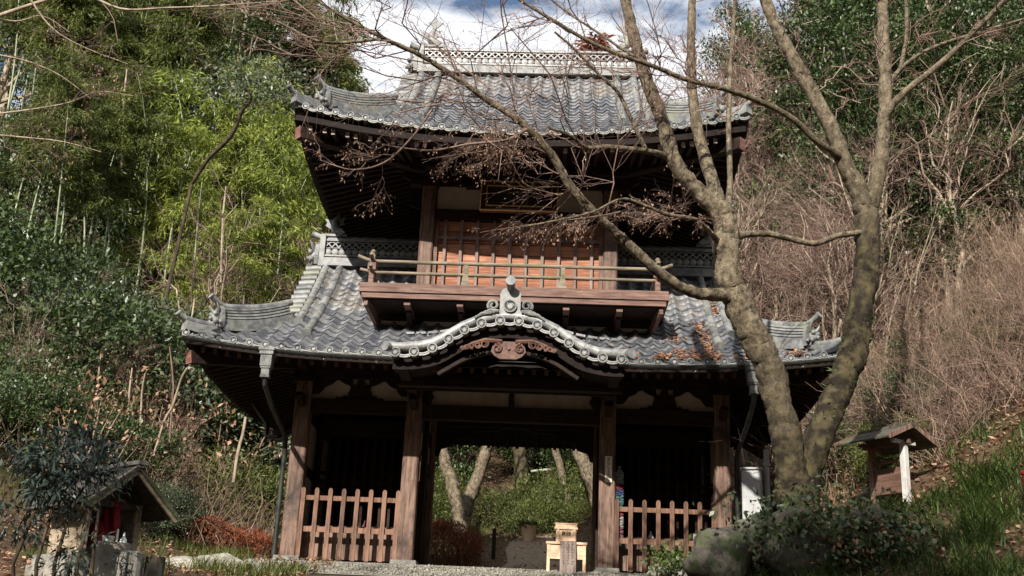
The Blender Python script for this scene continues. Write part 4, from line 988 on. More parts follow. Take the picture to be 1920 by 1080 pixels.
def lib_evergreen_tree(seed, h):
    g = np.random.default_rng(seed); t = np.linspace(0, 1, 9)[:, None]; path = np.array([0, 0, h*.92])*t+np.array([g.normal()*.9, g.normal()*.5, 0])*t**1.5+np.cumsum(g.normal(size=(9, 3))*.07, 0)*np.array([1, 1, 0])
    P0, R0 = path[None], (.15*(1-.8*t[:, 0]))[None]
    P1, R1 = branch_on(P0, R0, 26, .33, .95, .25, .012, 5, .2, .18, 0, 1, g); parts = [tubes(P0, R0, 8), tubes(P1, R1, 5)]
    n = 11000; ncl = 130; bi = g.integers(0, 26, ncl); u = .4+.6*g.random(ncl); s = u*4; i = np.minimum(3, s.astype(int)); f = (s-i)[:, None]
    C = P1[bi, i]*(1-f)+P1[bi, i+1]*f; idx = g.integers(0, ncl, n); P = C[idx]+g.normal(size=(n, 3))*np.array([.28, .28, .15])
    out = nrm(P-np.array([0, 0, h*.5])); lv = leaves(P, nrm(np.array([0, 0, .8])+rvec(n, g)*.7), nrm(out*.5+rvec(n, g)*.8+np.array([0, 0, -.2])), .09+.075*g.random(n), .04+.032*g.random(n))
    return npmesh('trunk', *join(parts), 'bark_pale', smooth=True), npmesh('crown', *lv, 'leaf_green')
for i in range(3): LIB['evergreen', i] = lib_evergreen_tree(100+i, 9.0)
def lib_bare(seed, h, r, m, n1=14, n2=90, n3=420, lean=.1, ang=.6, multi=1, rm=.0035, spread=.5):
    g = np.random.default_rng(seed); Ps, Rs = [], []
    for q in range(multi):
        k = 9; t = np.linspace(0, 1, k)[:, None]; a = g.random()*6.283; sp = spread if multi > 1 else lean
        path = np.array([math.cos(a)*.06, math.sin(a)*.06, -.1])+np.array([math.cos(a)*sp*h*.5, math.sin(a)*sp*h*.5, h*(.75+.3*g.random())])*t**np.array([1.0, 1.0, .92])+np.cumsum(g.normal(size=(k, 3))*h*.012, 0)
        Ps.append(path); Rs.append(r*(1-.85*t[:, 0])*(1 if multi == 1 else .5+.5*g.random()))
    P0, R0 = np.stack(Ps), np.stack(Rs)
    P1, R1 = branch_on(P0, R0, n1, .45, ang, .2, rm*2, 6, .3, .25, 0, 1, g); P2, R2 = branch_on(P1, R1, n2, .5, .7, .1, rm*1.3, 5, .35, .15, .05, 1, g); P3, R3 = branch_on(P2, R2, n3, .6, .7, .1, rm, 4, .35, .15, .1, 1, g)
    tr = npmesh('trunk', *join([tubes(P0, R0, 7), tubes(P1, R1, 5)]), m, smooth=True)
    return tr, npmesh('branches', *join([tubes(P2, R2, 4), tubes(P3, R3, 3)]), 'twig_red' if m != 'twig_pale' else 'twig_pale')
for i in range(3): LIB['bare', i] = lib_bare(120+i, 7.0, .10, 'bark_pale', 18, 140, 900)
for i in range(3): LIB['bareshrub', i] = lib_bare(130+i, 2.6, .022, 'twig_pale', 30, 140, 520, multi=6, spread=.8)
for i in range(2): LIB['redshrub', i] = lib_bare(140+i, 3.0, .03, 'bark_pale', 30, 150, 700, multi=5, spread=.7)
def lib_conifer(seed, h):
    g = np.random.default_rng(seed); t = np.linspace(0, 1, 8)[:, None]; path = np.array([0, 0, h])*t
    n = 5200; z = h*(.3+.7*g.random(n)**.8); rr = (h-z)*.2+.3; a = g.random(n)*6.283; q = rr*g.random(n)**.5
    C = np.stack([np.cos(a)*q, np.sin(a)*q, z-q*.35], 1)+g.normal(size=(n, 3))*.12
    lv = leaves(C, nrm(rvec(n, g)+np.array([0, 0, .5])), nrm(np.stack([np.cos(a), np.sin(a), -.5+0*a], 1)+rvec(n, g)*.5), .3+.2*g.random(n), .06+.04*g.random(n))
    return npmesh('trunk', *tubes(path[None], (.2*(1-.9*t[:, 0]))[None], 7), 'bark_dark', smooth=True), npmesh('crown', *lv, 'leaf_rust')
LIB['conifer', 0] = lib_conifer(150, 13.0)

CV = np.array(CAM); RV, UV_, FV = np.array(_R), np.array(_U), np.array(_f)
def at(px, py, Y):
    d = (px-960)/FPX*RV-(py-540)/FPX*UV_+FV; t = (Y-CV[1])/d[1]; return CV+d*t
def depth(p): return float((np.asarray(p)-CV) @ FV)
PN = {'bamboo': ('bamboo', 'culm', 'foliage'), 'bamboo_dk': ('bamboo', 'culm', 'foliage'), 'green': ('evergreen_shrub', 'stem', 'foliage'), 'grey': ('evergreen_shrub', 'stem', 'foliage'),
      'lit': ('low_shrub', 'stem', 'foliage'), 'orange': ('dry_leaved_shrub', 'stem', 'foliage'), 'evergreen': ('evergreen_tree', 'trunk', 'crown'), 'bare': ('bare_tree', 'trunk', 'crown'),
      'bareshrub': ('bare_shrub', 'stem', 'branches'), 'redshrub': ('bare_shrub', 'stem', 'branches'), 'conifer': ('conifer', 'trunk', 'crown')}
CATN = {'bamboo': 'bamboo', 'bamboo_dk': 'bamboo', 'evergreen': 'tree', 'bare': 'tree', 'conifer': 'tree'}
PS = {k: (v, w) for k, v, w in (('bamboo', .9, 1.05), ('bamboo_dk', .95, 1.2), ('green', .75, 1.1), ('grey', .6, 1.1), ('lit', .6, .85), ('orange', .7, .85), ('evergreen', .95, 1.15), ('bare', 1.0, 1.35), ('bareshrub', .6, .75), ('redshrub', 1.0, 1.2), ('conifer', 1, 2))}
def plant(kind, x, y, s, label, group=None, rz=None, zs=1.0, sink=0.05, tilt=(0, 0), var=None):
    
    hh = float(H(x, y)); q = ('tall ' if s > PS[kind][1] else 'short ' if s < PS[kind][0] else 'medium sized ') if group else ''
    w = (' low down' if hh < 4 else ' half way up' if hh < 9 else ' high up') if group and abs(x) > 4 else ''
    if group:
        for cand in (q+label+w+(' near the path' if y < 3 else ' behind the gate' if y < 12 else ' far back'), q+label+w, q+label):
            if len(cand.split()) <= 16: label = cand; break
    ks = [k for k in LIB if k[0] == kind]; k = random.choice(ks) if var is None else (kind, var); a, b = LIB[k]; nm = PN[kind]
    t = thing(nm[0], label, CATN.get(kind, 'shrub'), (x, y, float(H(x, y))-sink), random.random()*6.283 if rz is None else rz, group)
    t.scale = (s, s, s*zs); t.rotation_euler = (tilt[0], tilt[1], t.rotation_euler.z)
    obj(nm[1], a, t); obj(nm[2], b, t, kind='stuff' if nm[2] == 'branches' else None); return t
def zone(kind, n, px0, px1, Y0, Y1, s0, s1, label, group, zs=1.0, tilt=0.0, avoid=True):
    c = 0; tries = 0
    while c < n and tries < n*20:
        tries += 1; Yv = random.uniform(Y0, Y1); px = random.uniform(px0, px1); x = at(px, 620, Yv)[0]
        if avoid and abs(x) < 5.6 and -3 < Yv < 5.5: continue
        plant(kind, x, Yv, random.uniform(s0, s1), label, group, None, zs*random.uniform(.9, 1.15), tilt=(random.gauss(0, tilt), random.gauss(0, tilt))); c += 1

# ------------------------------------------------------------------ left hillside: bamboo grove and shrubs
G1 = 'bamboo in the grove on the left hillside'
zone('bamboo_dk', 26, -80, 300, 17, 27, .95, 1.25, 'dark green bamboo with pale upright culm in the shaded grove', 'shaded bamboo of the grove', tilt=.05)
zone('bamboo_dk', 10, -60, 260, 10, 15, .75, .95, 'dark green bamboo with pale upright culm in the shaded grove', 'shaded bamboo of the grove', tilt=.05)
zone('bamboo', 17, 270, 520, 14, 22, .95, 1.2, 'bright yellow green bamboo with arching leafy top', G1, tilt=.07)
zone('bamboo', 7, 300, 480, 10, 14, .72, .95, 'bright yellow green bamboo with arching leafy top', G1, tilt=.07)
zone('bamboo', 12, 560, 790, 22, 30, .95, 1.15, 'bright yellow green bamboo with arching leafy top', G1, tilt=.07)
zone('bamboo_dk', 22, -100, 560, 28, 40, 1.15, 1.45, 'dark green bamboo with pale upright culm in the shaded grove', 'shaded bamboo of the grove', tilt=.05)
G2 = 'grey green evergreen shrubs on the left slope'
zone('grey', 13, 60, 500, 6, 13, .8, 1.3, 'grey green evergreen shrub on the slope below the bamboo', G2)
zone('green', 16, -60, 620, 5.5, 14, .8, 1.4, 'dark glossy evergreen shrub behind the left eave', 'dark shrubs behind the left eave')
zone('redshrub', 5, -20, 200, 3, 6, .7, 1.0, 'leafless reddish twiggy shrub among the evergreens', 'leafless shrubs on the left slope')
zone('redshrub', 5, 400, 640, 6, 12, .9, 1.3, 'leafless reddish twiggy shrub among the evergreens', 'leafless shrubs on the left slope')
zone('orange', 7, -10, 240, 0, 4, .6, .95, 'thin shrub holding orange brown withered leaves', 'shrubs with withered leaves on the left')
zone('green', 8, -30, 260, 0, 5, .5, .8, 'low dark evergreen shrub at the foot of the left slope', 'low shrubs at the foot of the left slope')
zone('bare', 9, 40, 480, 4.5, 8.5, .42, .62, 'slender bare young tree among the shrubs of the left slope', 'young bare trees on the left slope', tilt=.15)
zone('orange', 5, 120, 460, 4.5, 8, .9, 1.3, 'thin shrub holding orange brown withered leaves', 'shrubs with withered leaves on the left')
zone('lit', 6, 60, 420, 5, 9, .8, 1.2, 'yellow green shrub between the evergreens of the left slope', 'yellow green shrubs on the left slope')
zone('lit', 9, 300, 520, 3.2, 7, .7, 1.1, 'low sunlit yellow green shrub left of the gate', 'sunlit shrubs left of the gate')
zone('grey', 5, 330, 470, -1.5, 1.0, .3, .5, 'small dark evergreen bush near the rusty hedge', 'small bushes near the rusty hedge')
zone('bareshrub', 6, 250, 480, 1, 6, .6, .9, 'straw coloured bare shrub left of the gate', 'straw coloured shrubs left of the gate')
zone('bare', 6, 300, 640, 9, 16, .8, 1.2, 'bare tree with reddish crown in front of the bamboo', 'bare trees in front of the bamboo')
zone('bare', 5, 560, 800, 15, 22, 1.1, 1.5, 'tall bare tree rising behind the upper roof', 'bare trees behind the upper roof')
zone('green', 22, -140, 560, 15, 32, 1.3, 2.2, 'dark evergreen bush filling the floor of the bamboo grove', 'bushes under the bamboo')
zone('evergreen', 12, -160, 420, 24, 38, 1.2, 1.7, 'dark evergreen tree closing the back of the bamboo grove', 'evergreens behind the bamboo')
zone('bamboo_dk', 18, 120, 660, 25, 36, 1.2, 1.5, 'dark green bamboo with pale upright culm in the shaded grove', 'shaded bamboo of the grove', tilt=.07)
# ------------------------------------------------------------------ right hillside
zone('evergreen', 11, 1600, 1990, 7, 14, .9, 1.3, 'glossy dark evergreen tree with pale leaning trunk', 'evergreens on the right hillside', tilt=.10)
zone('evergreen', 12, 1400, 2050, 14, 26, 1.1, 1.5, 'glossy dark evergreen tree with pale leaning trunk', 'evergreens on the right hillside', tilt=.08)
zone('evergreen', 8, 1640, 2000, 5.5, 9, .7, .95, 'glossy dark evergreen tree with pale leaning trunk', 'evergreens on the right hillside', tilt=.12)
zone('green', 12, 1520, 1960, 6, 13, .8, 1.3, 'dark evergreen undergrowth bush on the right hillside', 'evergreen undergrowth on the right hillside')
zone('bare', 24, 1320, 1900, 5.0, 15, .8, 1.2, 'bare brown tree with dense twiggy crown on the right hillside', 'bare trees on the right hillside', tilt=.08)
zone('bare', 14, 1300, 1560, 15, 26, 1.3, 1.8, 'bare brown tree with dense twiggy crown on the right hillside', 'bare trees on the right hillside', tilt=.06)
zone('green', 7, 1340, 1600, 11, 18, 1.3, 2.0, 'dark evergreen undergrowth bush on the right hillside', 'evergreen undergrowth on the right hillside')
zone('redshrub', 24, 1340, 1700, 4.5, 12, .9, 1.5, 'reddish bare shrub behind the right eave', 'reddish shrubs behind the right eave')
zone('green', 7, 1580, 1960, -.5, 5, .28, .5, 'small dark evergreen bush growing out of the dry brush', 'small bushes in the dry brush')
zone('lit', 6, 1620, 1960, -2.0, 2.5, .3, .5, 'small bright green bush on the dry right slope', 'small bright bushes on the dry slope')
zone('bareshrub', 40, 1560, 1980, -1.0, 7, .45, .9, 'straw coloured bare shrub on the dry right slope', 'straw coloured shrubs on the dry slope')
plant('conifer', *(lambda p: (p[0], 30.0))(at(1110, 300, 30.0)), 1.22, 'rust coloured conifer rising behind the ridge of the upper roof')
zone('bare', 4, 900, 1280, 26, 34, 1.5, 1.9, 'distant bare tree above the ridge of the upper roof', 'distant bare trees behind the ridge', avoid=False)
# ------------------------------------------------------------------ behind the passage
zone('green', 10, 780, 1180, 17.5, 23, .6, 1.0, 'evergreen shrub on the bank beyond the passage', 'shrubs on the bank beyond the passage', avoid=False)
zone('lit', 20, 800, 1160, 13.0, 18.0, .45, .8, 'low bright green plant on the bank beyond the passage', 'low plants on the bank beyond the passage', avoid=False)
zone('green', 9, 700, 1260, 24, 30, 1.2, 1.7, 'tall dark shrub closing the view beyond the passage', 'dark shrubs closing the view beyond the passage', avoid=False)
zone('evergreen', 6, 700, 1260, 27, 34, .8, 1.0, 'evergreen tree far behind the passage', 'evergreens far behind the passage', avoid=False)

def limb(name, pts, parent, m, n=8, wob=0.0, seed=0):
    """pts: list of (px, py, Y, width_px) -> tapered tube mesh; returns polyline and radii"""
    g = np.random.default_rng(seed+len(pts)); W = np.array([at(a, b, c) for a, b, c, d in pts]); Rr = np.array([d/2/FPX*depth(w) for (a, b, c, d), w in zip(pts, W)])
    k = len(W); t = np.linspace(0, k-1, (k-1)*5+1); out = []
    for q in t:   # Catmull-Rom
        i = min(k-2, int(q)); f = q-i; p0, p1, p2, p3 = W[max(0, i-1)], W[i], W[i+1], W[min(k-1, i+2)]
        out.append(.5*((2*p1)+(-p0+p2)*f+(2*p0-5*p1+4*p2-p3)*f*f+(-p0+3*p1-3*p2+p3)*f**3))
    P = np.array(out); rr = np.interp(t, np.arange(k), Rr); P[1:-1] += g.normal(size=(len(P)-2, 3))*rr[1:-1, None]*.05; rr = rr*(1+g.normal(size=len(rr))*.03)
    if n >= 8:   # lumps, ridges and knots on the thick wood
        t2 = np.linspace(0, len(P)-1, len(P)*3); P2 = np.stack([np.interp(t2, np.arange(len(P)), P[:, i]) for i in range(3)], 1); r2 = np.interp(t2, np.arange(len(P)), rr)
        V, F = tubes(P2[None], r2[None], n); V = V.reshape(len(P2), n, 3); th = 2*np.pi*np.arange(n)[None]/n; s = np.arange(len(P2))[:, None]
        d = .05*np.sin(3*th+s*.21+g.random()*6)+.045*np.sin(2*th-s*.37+g.random()*6)+.035*np.sin(5*th+s*.9)+.035*g.normal(size=(len(P2), n))
        for _ in range(int(len(P2)/9)):
            a, b = g.integers(2, len(P2)-2), g.random()*6.28; d = d+.13*np.exp(-((s-a)/1.6)**2-((np.angle(np.exp(1j*(th-b))))/.5)**2)
        V = (P2[:, None]+(V-P2[:, None])*(1+d[:, :, None])).reshape(-1, 3)
    else: V, F = tubes(P[None], rr[None], n)
    o = obj(name, npmesh(name, V, F, m, smooth=True), parent); return P, rr

# the forked tree on the mound -------------------------------------------------
base = at(1492, 925, -5.0)
ft = thing('forked_tree', 'large lichened tree with two trunks rising from the mossy mound', 'tree', (0, 0, 0))
LB = {}
tA = [(1496, 985, -5.0, 78), (1487, 905, -5.0, 64), (1470, 800, -5.02, 54), (1450, 720, -5.05, 54), (1424, 650, -5.1, 58), (1395, 590, -5.15, 55), (1371, 530, -5.2, 52), (1360, 470, -5.2, 50), (1361, 425, -5.2, 47), (1350, 388, -5.2, 42)]
tB = [(1502, 965, -4.95, 58), (1515, 885, -4.9, 54), (1547, 790, -4.8, 52), (1577, 720, -4.7, 50), (1600, 660, -4.6, 52), (1611, 600, -4.55, 50), (1622, 520, -4.5, 46), (1626, 440, -4.5, 44), (1622, 385, -4.5, 46)]
LB['A'] = limb('trunk', tA, ft, 'bark_foot', 18); LB['B'] = limb('trunk', tB, ft, 'bark_low', 18, seed=3)
LB['A1'] = limb('limb', [(1352, 395, -5.2, 40), (1312, 362, -5.25, 30), (1277, 322, -5.3, 29), (1256, 280, -5.35, 28), (1240, 220, -5.4, 26), (1216, 160, -5.5, 25), (1195, 90, -5.6, 23), (1176, 20, -5.7, 20), (1160, -60, -5.8, 18)], ft, 'bark', 9)
LB['A2'] = limb('limb', [(1352, 400, -5.15, 34), (1335, 340, -5.0, 26), (1315, 270, -4.8, 23), (1301, 200, -4.7, 20), (1296, 120, -4.6, 17), (1298, 0, -4.5, 14), (1302, -60, -4.4, 12)], ft, 'bark', 8)
LB['A3'] = limb('limb', [(1364, 410, -5.1, 15), (1369, 330, -4.9, 11), (1366, 240, -4.8, 10), (1370, 130, -4.7, 9), (1380, -20, -4.6, 8)], ft, 'bark', 7)
LB['A4'] = limb('limb', [(1250, 292, -5.35, 14), (1212, 283, -5.6, 11), (1140, 276, -5.9, 10), (1100, 277, -6.1, 8), (1072, 256, -6.3, 7), (1030, 240, -6.5, 5)], ft, 'bark', 7)
LB['A4b'] = limb('limb', [(1212, 283, -5.6, 10), (1190, 238, -5.7, 8), (1160, 175, -5.8, 7), (1128, 145, -5.9, 6), (1080, 95, -6.1, 5), (1040, 60, -6.3, 4)], ft, 'bark', 6)
LB['A5'] = limb('limb', [(1392, 585, -5.15, 40), (1365, 556, -5.25, 27), (1312, 550, -5.5, 23), (1270, 535, -5.7, 22), (1225, 502, -5.9, 20), (1150, 432, -6.2, 18), (1078, 362, -6.5, 17), (1035, 292, -6.7, 15), (990, 240, -6.9, 13), (925, 195, -7.1, 12), (868, 155, -7.3, 10), (790, 105, -7.5, 9), (720, 72, -7.7, 8), (640, 30, -7.9, 6), (580, -10, -8.0, 5)], ft, 'bark', 8)
LB['A5b'] = limb('limb', [(720, 72, -7.7, 7), (640, 80, -7.8, 6), (590, 75, -7.9, 5), (520, 40, -8.0, 4)], ft, 'bark', 6)
LB['A6'] = limb('limb', [(1375, 445, -5.15, 20), (1400, 439, -5.0, 14), (1440, 438, -4.9, 13), (1485, 448, -4.8, 12), (1528, 456, -4.75, 12), (1570, 442, -4.7, 11), (1612, 436, -4.6, 12)], ft, 'bark', 7)
LB['A7'] = limb('limb', [(1345, 450, -5.3, 14), (1318, 422, -5.8, 8), (1298, 410, -6.0, 8), (1250, 402, -6.2, 7), (1210, 386, -6.4, 6), (1165, 373, -6.6, 5), (1110, 398, -6.8, 5), (1040, 414, -7.0, 4), (950, 432, -7.1, 3)], ft, 'bark', 6)
LB['A7b'] = limb('limb', [(1210, 386, -6.4, 4), (1140, 402, -6.5, 3.5), (1070, 412, -6.6, 3), (990, 422, -6.7, 2.5), (900, 436, -6.8, 2)], ft, 'twig', 5)
LB['A8'] = limb('limb', [(990, 240, -6.9, 7), (950, 262, -7.0, 6), (880, 270, -7.1, 5), (810, 282, -7.2, 4), (740, 275, -7.3, 3)], ft, 'twig', 5)
LB['A9'] = limb('limb', [(1035, 292, -6.7, 5), (985, 272, -6.8, 4), (930, 280, -6.9, 3), (860, 290, -7.0, 3), (790, 300, -7.1, 2)], ft, 'twig', 5)
LB['A10'] = limb('limb', [(810, 205, -7.4, 5), (770, 260, -7.4, 4), (720, 305, -7.4, 4), (660, 318, -7.4, 3), (600, 300, -7.4, 2)], ft, 'twig', 5)
LB['B1'] = limb('limb', [(1622, 392, -4.5, 40), (1604, 345, -4.5, 34), (1580, 300, -4.5, 31), (1560, 240, -4.5, 28), (1520, 170, -4.5, 26), (1478, 92, -4.5, 24), (1450, 40, -4.5, 22), (1420, -40, -4.5, 20)], ft, 'bark_low', 9)
LB['B2'] = limb('limb', [(1626, 392, -4.5, 40), (1642, 350, -4.45, 30), (1655, 270, -4.4, 26), (1661, 180, -4.35, 24), (1658, 100, -4.3, 22), (1655, 0, -4.2, 20), (1652, -60, -4.2, 18)], ft, 'bark_low', 9)
LB['B2a'] = limb('limb', [(1655, 235, -4.4, 16), (1672, 198, -4.5, 14), (1712, 160, -4.6, 13), (1765, 118, -4.7, 12), (1830, 55, -4.9, 10), (1900, -15, -5.1, 9)], ft, 'bark_low', 7)
LB['B2b'] = limb('limb', [(1661, 165, -4.35, 10), (1690, 127, -4.2, 8), (1742, 92, -4.1, 7), (1830, 62, -4.0, 6), (1940, 30, -3.9, 5)], ft, 'bark_low', 6)
LB['B2c'] = limb('limb', [(1688, 128, -4.2, 9), (1700, 60, -4.1, 8), (1696, -40, -4.0, 7)], ft, 'bark_low', 6)
LB['B3'] = limb('limb', [(1578, 300, -4.5, 18), (1560, 283, -4.7, 14), (1528, 262, -4.9, 13), (1490, 226, -5.1, 12), (1440, 197, -5.3, 12), (1370, 170, -5.6, 11), (1290, 150, -5.9, 10), (1230, 126, -6.1, 9), (1130, 90, -6.4, 8), (1050, 46, -6.7, 7), (960, -10, -6.9, 6)], ft, 'bark_low', 7)
LB['B4'] = limb('limb', [(1240, 130, -6.1, 6), (1180, 100, -6.0, 5), (1120, 60, -6.0, 5), (1060, 20, -6.0, 4), (1000, -30, -6.0, 3)], ft, 'bark_low', 5)
def fan(keys, n1, n2, n3, l1=.9, seed=5, m='twig', leafn=0, up=.05, flat=.45, t0=.25):
    """twigs on limbs: three orders of fine twigs plus withered leaves"""
    g = np.random.default_rng(seed); parts = []; lf = []
    P0 = np.stack([np.stack([np.interp(np.linspace(0, 1, 12), np.linspace(0, 1, len(LB[k][0])), LB[k][0][:, i]) for i in range(3)], 1) for k in keys])
    R0 = np.stack([np.interp(np.linspace(0, 1, 12), np.linspace(0, 1, len(LB[k][1])), LB[k][1]) for k in keys])
    L0 = np.linalg.norm(np.diff(P0, axis=1), axis=2).sum(1).mean()
    P1, R1 = branch_on(P0, R0, n1, l1/L0, .85, up, .004, 6, .3, t0, 0.05, flat, g, .45); P2, R2 = branch_on(P1, R1, n2, .55, .7, up, .0026, 5, .3, .15, .08, flat, g); P3, R3 = branch_on(P2, R2, n3, .6, .65, up, .0018, 4, .3, .1, .12, flat, g)
    R1 = np.minimum(R1, .008); R2 = np.minimum(R2, .0045); R3 = np.minimum(R3, .0024)
    o = obj('twigs', npmesh('twigs', *join([tubes(P1, R1, 4), tubes(P2, R2, 3), tubes(P3, R3, 3)]), m), ft)
    if leafn:
        i = g.integers(0, len(P3), leafn); k = g.integers(2, 4, leafn); C = P3[i, k]+g.normal(size=(leafn, 3))*.02
        obj('withered_leaves', npmesh('withered_leaves', *leaves(C, rvec(leafn, g), nrm(rvec(leafn, g)*.7+np.array([0, 0, -1])), .024+.02*g.random(leafn), .010+.009*g.random(leafn)), 'leaf_dry'), ft)
fan(['A8', 'A9', 'A10'], 34, 190, 720, .48, 11, 'twig', 1200, .02, .28, .1)
fan(['A7', 'A7b'], 40, 230, 800, .40, 12, 'twig', 650, .04, .25, .12)
fan(['A5', 'A5b', 'A4', 'A4b'], 60, 330, 1200, 1.0, 13, 'twig_red', 350, .12, .6, .35)
fan(['A1', 'A2', 'A3'], 34, 170, 600, .9, 14, 'twig_red', 200, .2, .8, .45)
fan(['B1', 'B2', 'B2a', 'B2b', 'B3', 'B4'], 70, 330, 1200, .9, 15, 'twig_red', 300, .15, .7, .4)
# shoots on trunk B (ferny epiphytes and moss tufts)
g = np.random.default_rng(31); P, rr = LB['B']; n = 420; i = g.integers(2, 26, n); a = rvec(n, g); C = P[i]+a*rr[i][:, None]*.96
obj('trunk_ferns', npmesh('trunk_ferns', *leaves(C, nrm(a+rvec(n, g)*.6), nrm(a*.7+rvec(n, g)*.5+np.array([0, 0, .1])), .05+.07*g.random(n), .012+.014*g.random(n)), 'leaf_green'), ft, kind='stuff')

# a second tree off to the left reaches into the picture -----------------------
lt = thing('overhanging_tree', 'bare tree whose thin pale branches reach in over the bamboo grove', 'tree', (0, 0, 0)); ft_keep = ft
x0 = at(-260, 900, -6.5)
def limb3(name, pts, r0, r1, parent, m, key, n=7):
    P = np.array(pts, float); k = len(P); t = np.linspace(0, k-1, (k-1)*5+1); out = []
    for q in t:
        i = min(k-2, int(q)); f = q-i; p0, p1, p2, p3 = P[max(0, i-1)], P[i], P[i+1], P[min(k-1, i+2)]
        out.append(.5*((2*p1)+(-p0+p2)*f+(2*p0-5*p1+4*p2-p3)*f*f+(-p0+3*p1-3*p2+p3)*f**3))
    P = np.array(out); rr = np.linspace(r0, r1, len(P)); V, F = tubes(P[None], rr[None], n); obj(name, npmesh(name, V, F, m, smooth=True), parent); LB[key] = (P, rr)
gz = float(H(x0[0]-1.0, -6.5))
limb3('trunk', [(x0[0]-1.0, -6.5, gz-.2), (x0[0]-.95, -6.4, gz+2), (x0[0]-.7, -6.3, gz+4.2), (x0[0]-.6, -6.3, gz+6.5), (x0[0]-.5, -6.2, gz+8.5)], .16, .06, lt, 'bark', 'T0')
for q, pts in enumerate([[(-40, 218, -6.4, 3.6), (60, 205, -6.3, 3.0), (130, 192, -6.2, 2.4), (185, 172, -6.1, 1.8), (250, 180, -6.0, 1.2)], [(-40, 250, -6.4, 3.6), (50, 258, -6.6, 3.0), (120, 266, -6.7, 1.8), (190, 285, -6.8, 1.2)],
                         [(-30, 100, -6.4, 4.8), (40, 112, -6.2, 3.6), (110, 140, -6.0, 2.4), (170, 185, -5.8, 1.5)], [(150, -20, -6.5, 5.4), (225, 16, -6.5, 4.2), (310, 15, -6.4, 3.6), (420, 10, -6.3, 3.0), (520, 2, -6.2, 1.8)], [(40, -30, -6.6, 4.2), (90, 45, -6.4, 3.0), (150, 85, -6.3, 1.8), (240, 120, -6.2, 1.2)],
                         [(-30, 30, -6.4, 4.2), (30, 40, -6.2, 3.0), (80, 30, -6.0, 1.8), (130, 60, -6, 1.2)]]):
    LB['L%d' % q] = limb('limb', pts, lt, 'bark_pale', 6, seed=q)
# tie limbs back to the trunk so the tree is one piece
for q in range(6):
    s = LB['L%d' % q][0][0]; hz = min(8.2, max(2.5, s[2]-gz-.9)); tp = np.array([np.interp(gz+hz, LB['T0'][0][:, 2], LB['T0'][0][:, i]) for i in range(3)])
    limb3('limb', [tp, tp*.6+s*.4+np.array([0, 0, .12]), s], .035, LB['L%d' % q][1][0], lt, 'bark_pale', 'X%d' % q, 6)
ft = lt; fan(['L0', 'L1', 'L2', 'L3', 'L4', 'L5'], 60, 260, 700, .6, 21, 'twig', 500, .05, .5, .1); ft = ft_keep

# leaning dark trunk and forked bare tree in front of the bamboo
d1 = thing('leaning_tree', 'dark leaning trunk with a leafy tip in front of the bright bamboo', 'tree', (0, 0, 0))
LB['D1'] = limb('trunk', [(360, 345, 8.0, 7), (392, 296, 7.6, 8), (432, 256, 7.3, 9), (455, 205, 7.0, 8), (470, 186, 7.0, 7), (458, 165, 7.0, 5)], d1, 'bark_dark', 7)
pts = LB['D1'][0]; s = pts[0]; limb3('trunk', [(s[0]-.6, 8.3, float(H(s[0]-.6, 8.3))-.2), (s[0]-.35, 8.2, (s[2]+float(H(s[0], 8.2)))/2), tuple(s)], .05, LB['D1'][1][0], d1, 'bark_dark', 'D1b')
for q, (px, yy, s) in enumerate(((300, 7.6, 1.5), (370, 7.4, 1.6), (430, 7.0, 1.3), (210, 7.4, 1.4))): plant('grey', at(px, 600, yy)[0], yy, s, ['large grey green shrub hiding the foot of the leaning trunk', 'tall grey green shrub right of the leaning trunk', 'rounded grey green shrub above the left eave corner', 'large grey green shrub left of the leaning trunk'][q])
g = np.random.default_rng(77); n = 1500; C = pts[-1]+np.array([.4, 0, .1])+g.normal(size=(n, 3))*np.array([.75, .5, .28])
obj('crown', npmesh('crown', *leaves(C, rvec(n, g)+np.array([0, 0, .5]), rvec(n, g), .1+.06*g.random(n), .05+.02*g.random(n)), 'leaf_grey'), d1)

# trees seen through the passage ------------------------------------------------
def passage_tree(label, pts, m='bark_pale', extra=()):
    t = thing('bank_tree', label, 'tree', (0, 0, 0)); P, rr = limb('trunk', pts, t, m, 9)
    for e in extra: limb('trunk', e, t, m, 8)
    c = P[-1]; g = np.random.default_rng(int(pts[0][0])); P0 = P[None, 8:]; n = 30
    P1, R1 = branch_on(P[None], rr[None], 16, .35, .7, .4, .01, 5, .3, .6, 0, 1, g); P2, R2 = branch_on(P1, R1, 90, .5, .7, .1, .005, 4, .3, .2, 0, 1, g)
    obj('crown', npmesh('crown', *join([tubes(P1, R1, 4), tubes(P2, R2, 3)]), 'twig'), t); return t
passage_tree('pale forked tree on the left of the path beyond the passage', [(868, 1000, 11.5, 34), (862, 960, 11.5, 32), (850, 915, 11.6, 26), (836, 870, 11.7, 22), (830, 820, 11.8, 18), (838, 760, 11.9, 16), (842, 640, 12, 13), (850, 480, 12, 8)], 'bark', [[(868, 985, 11.5, 28), (872, 955, 11.6, 26), (888, 915, 11.8, 25), (905, 865, 12, 22), (920, 815, 12.1, 20), (935, 740, 12.2, 17), (945, 600, 12.2, 11), (950, 480, 12.2, 6)]])
passage_tree('stout straight ivy covered trunk on the bank beyond the passage', [(980, 925, 17.5, 36), (978, 890, 17.5, 28), (975, 840, 17.5, 26), (974, 780, 17.5, 25), (970, 640, 17.6, 20), (966, 480, 17.6, 12)], 'bark_moss')
passage_tree('slender mottled tree leaning over the planter beyond the passage', [(1070, 985, 14.5, 22), (1066, 945, 14.5, 17), (1054, 890, 14.5, 15), (1042, 845, 14.5, 14), (1030, 805, 14.5, 13), (1010, 740, 14.5, 12), (985, 600, 14.5, 8), (970, 480, 14.4, 5)], 'bark')
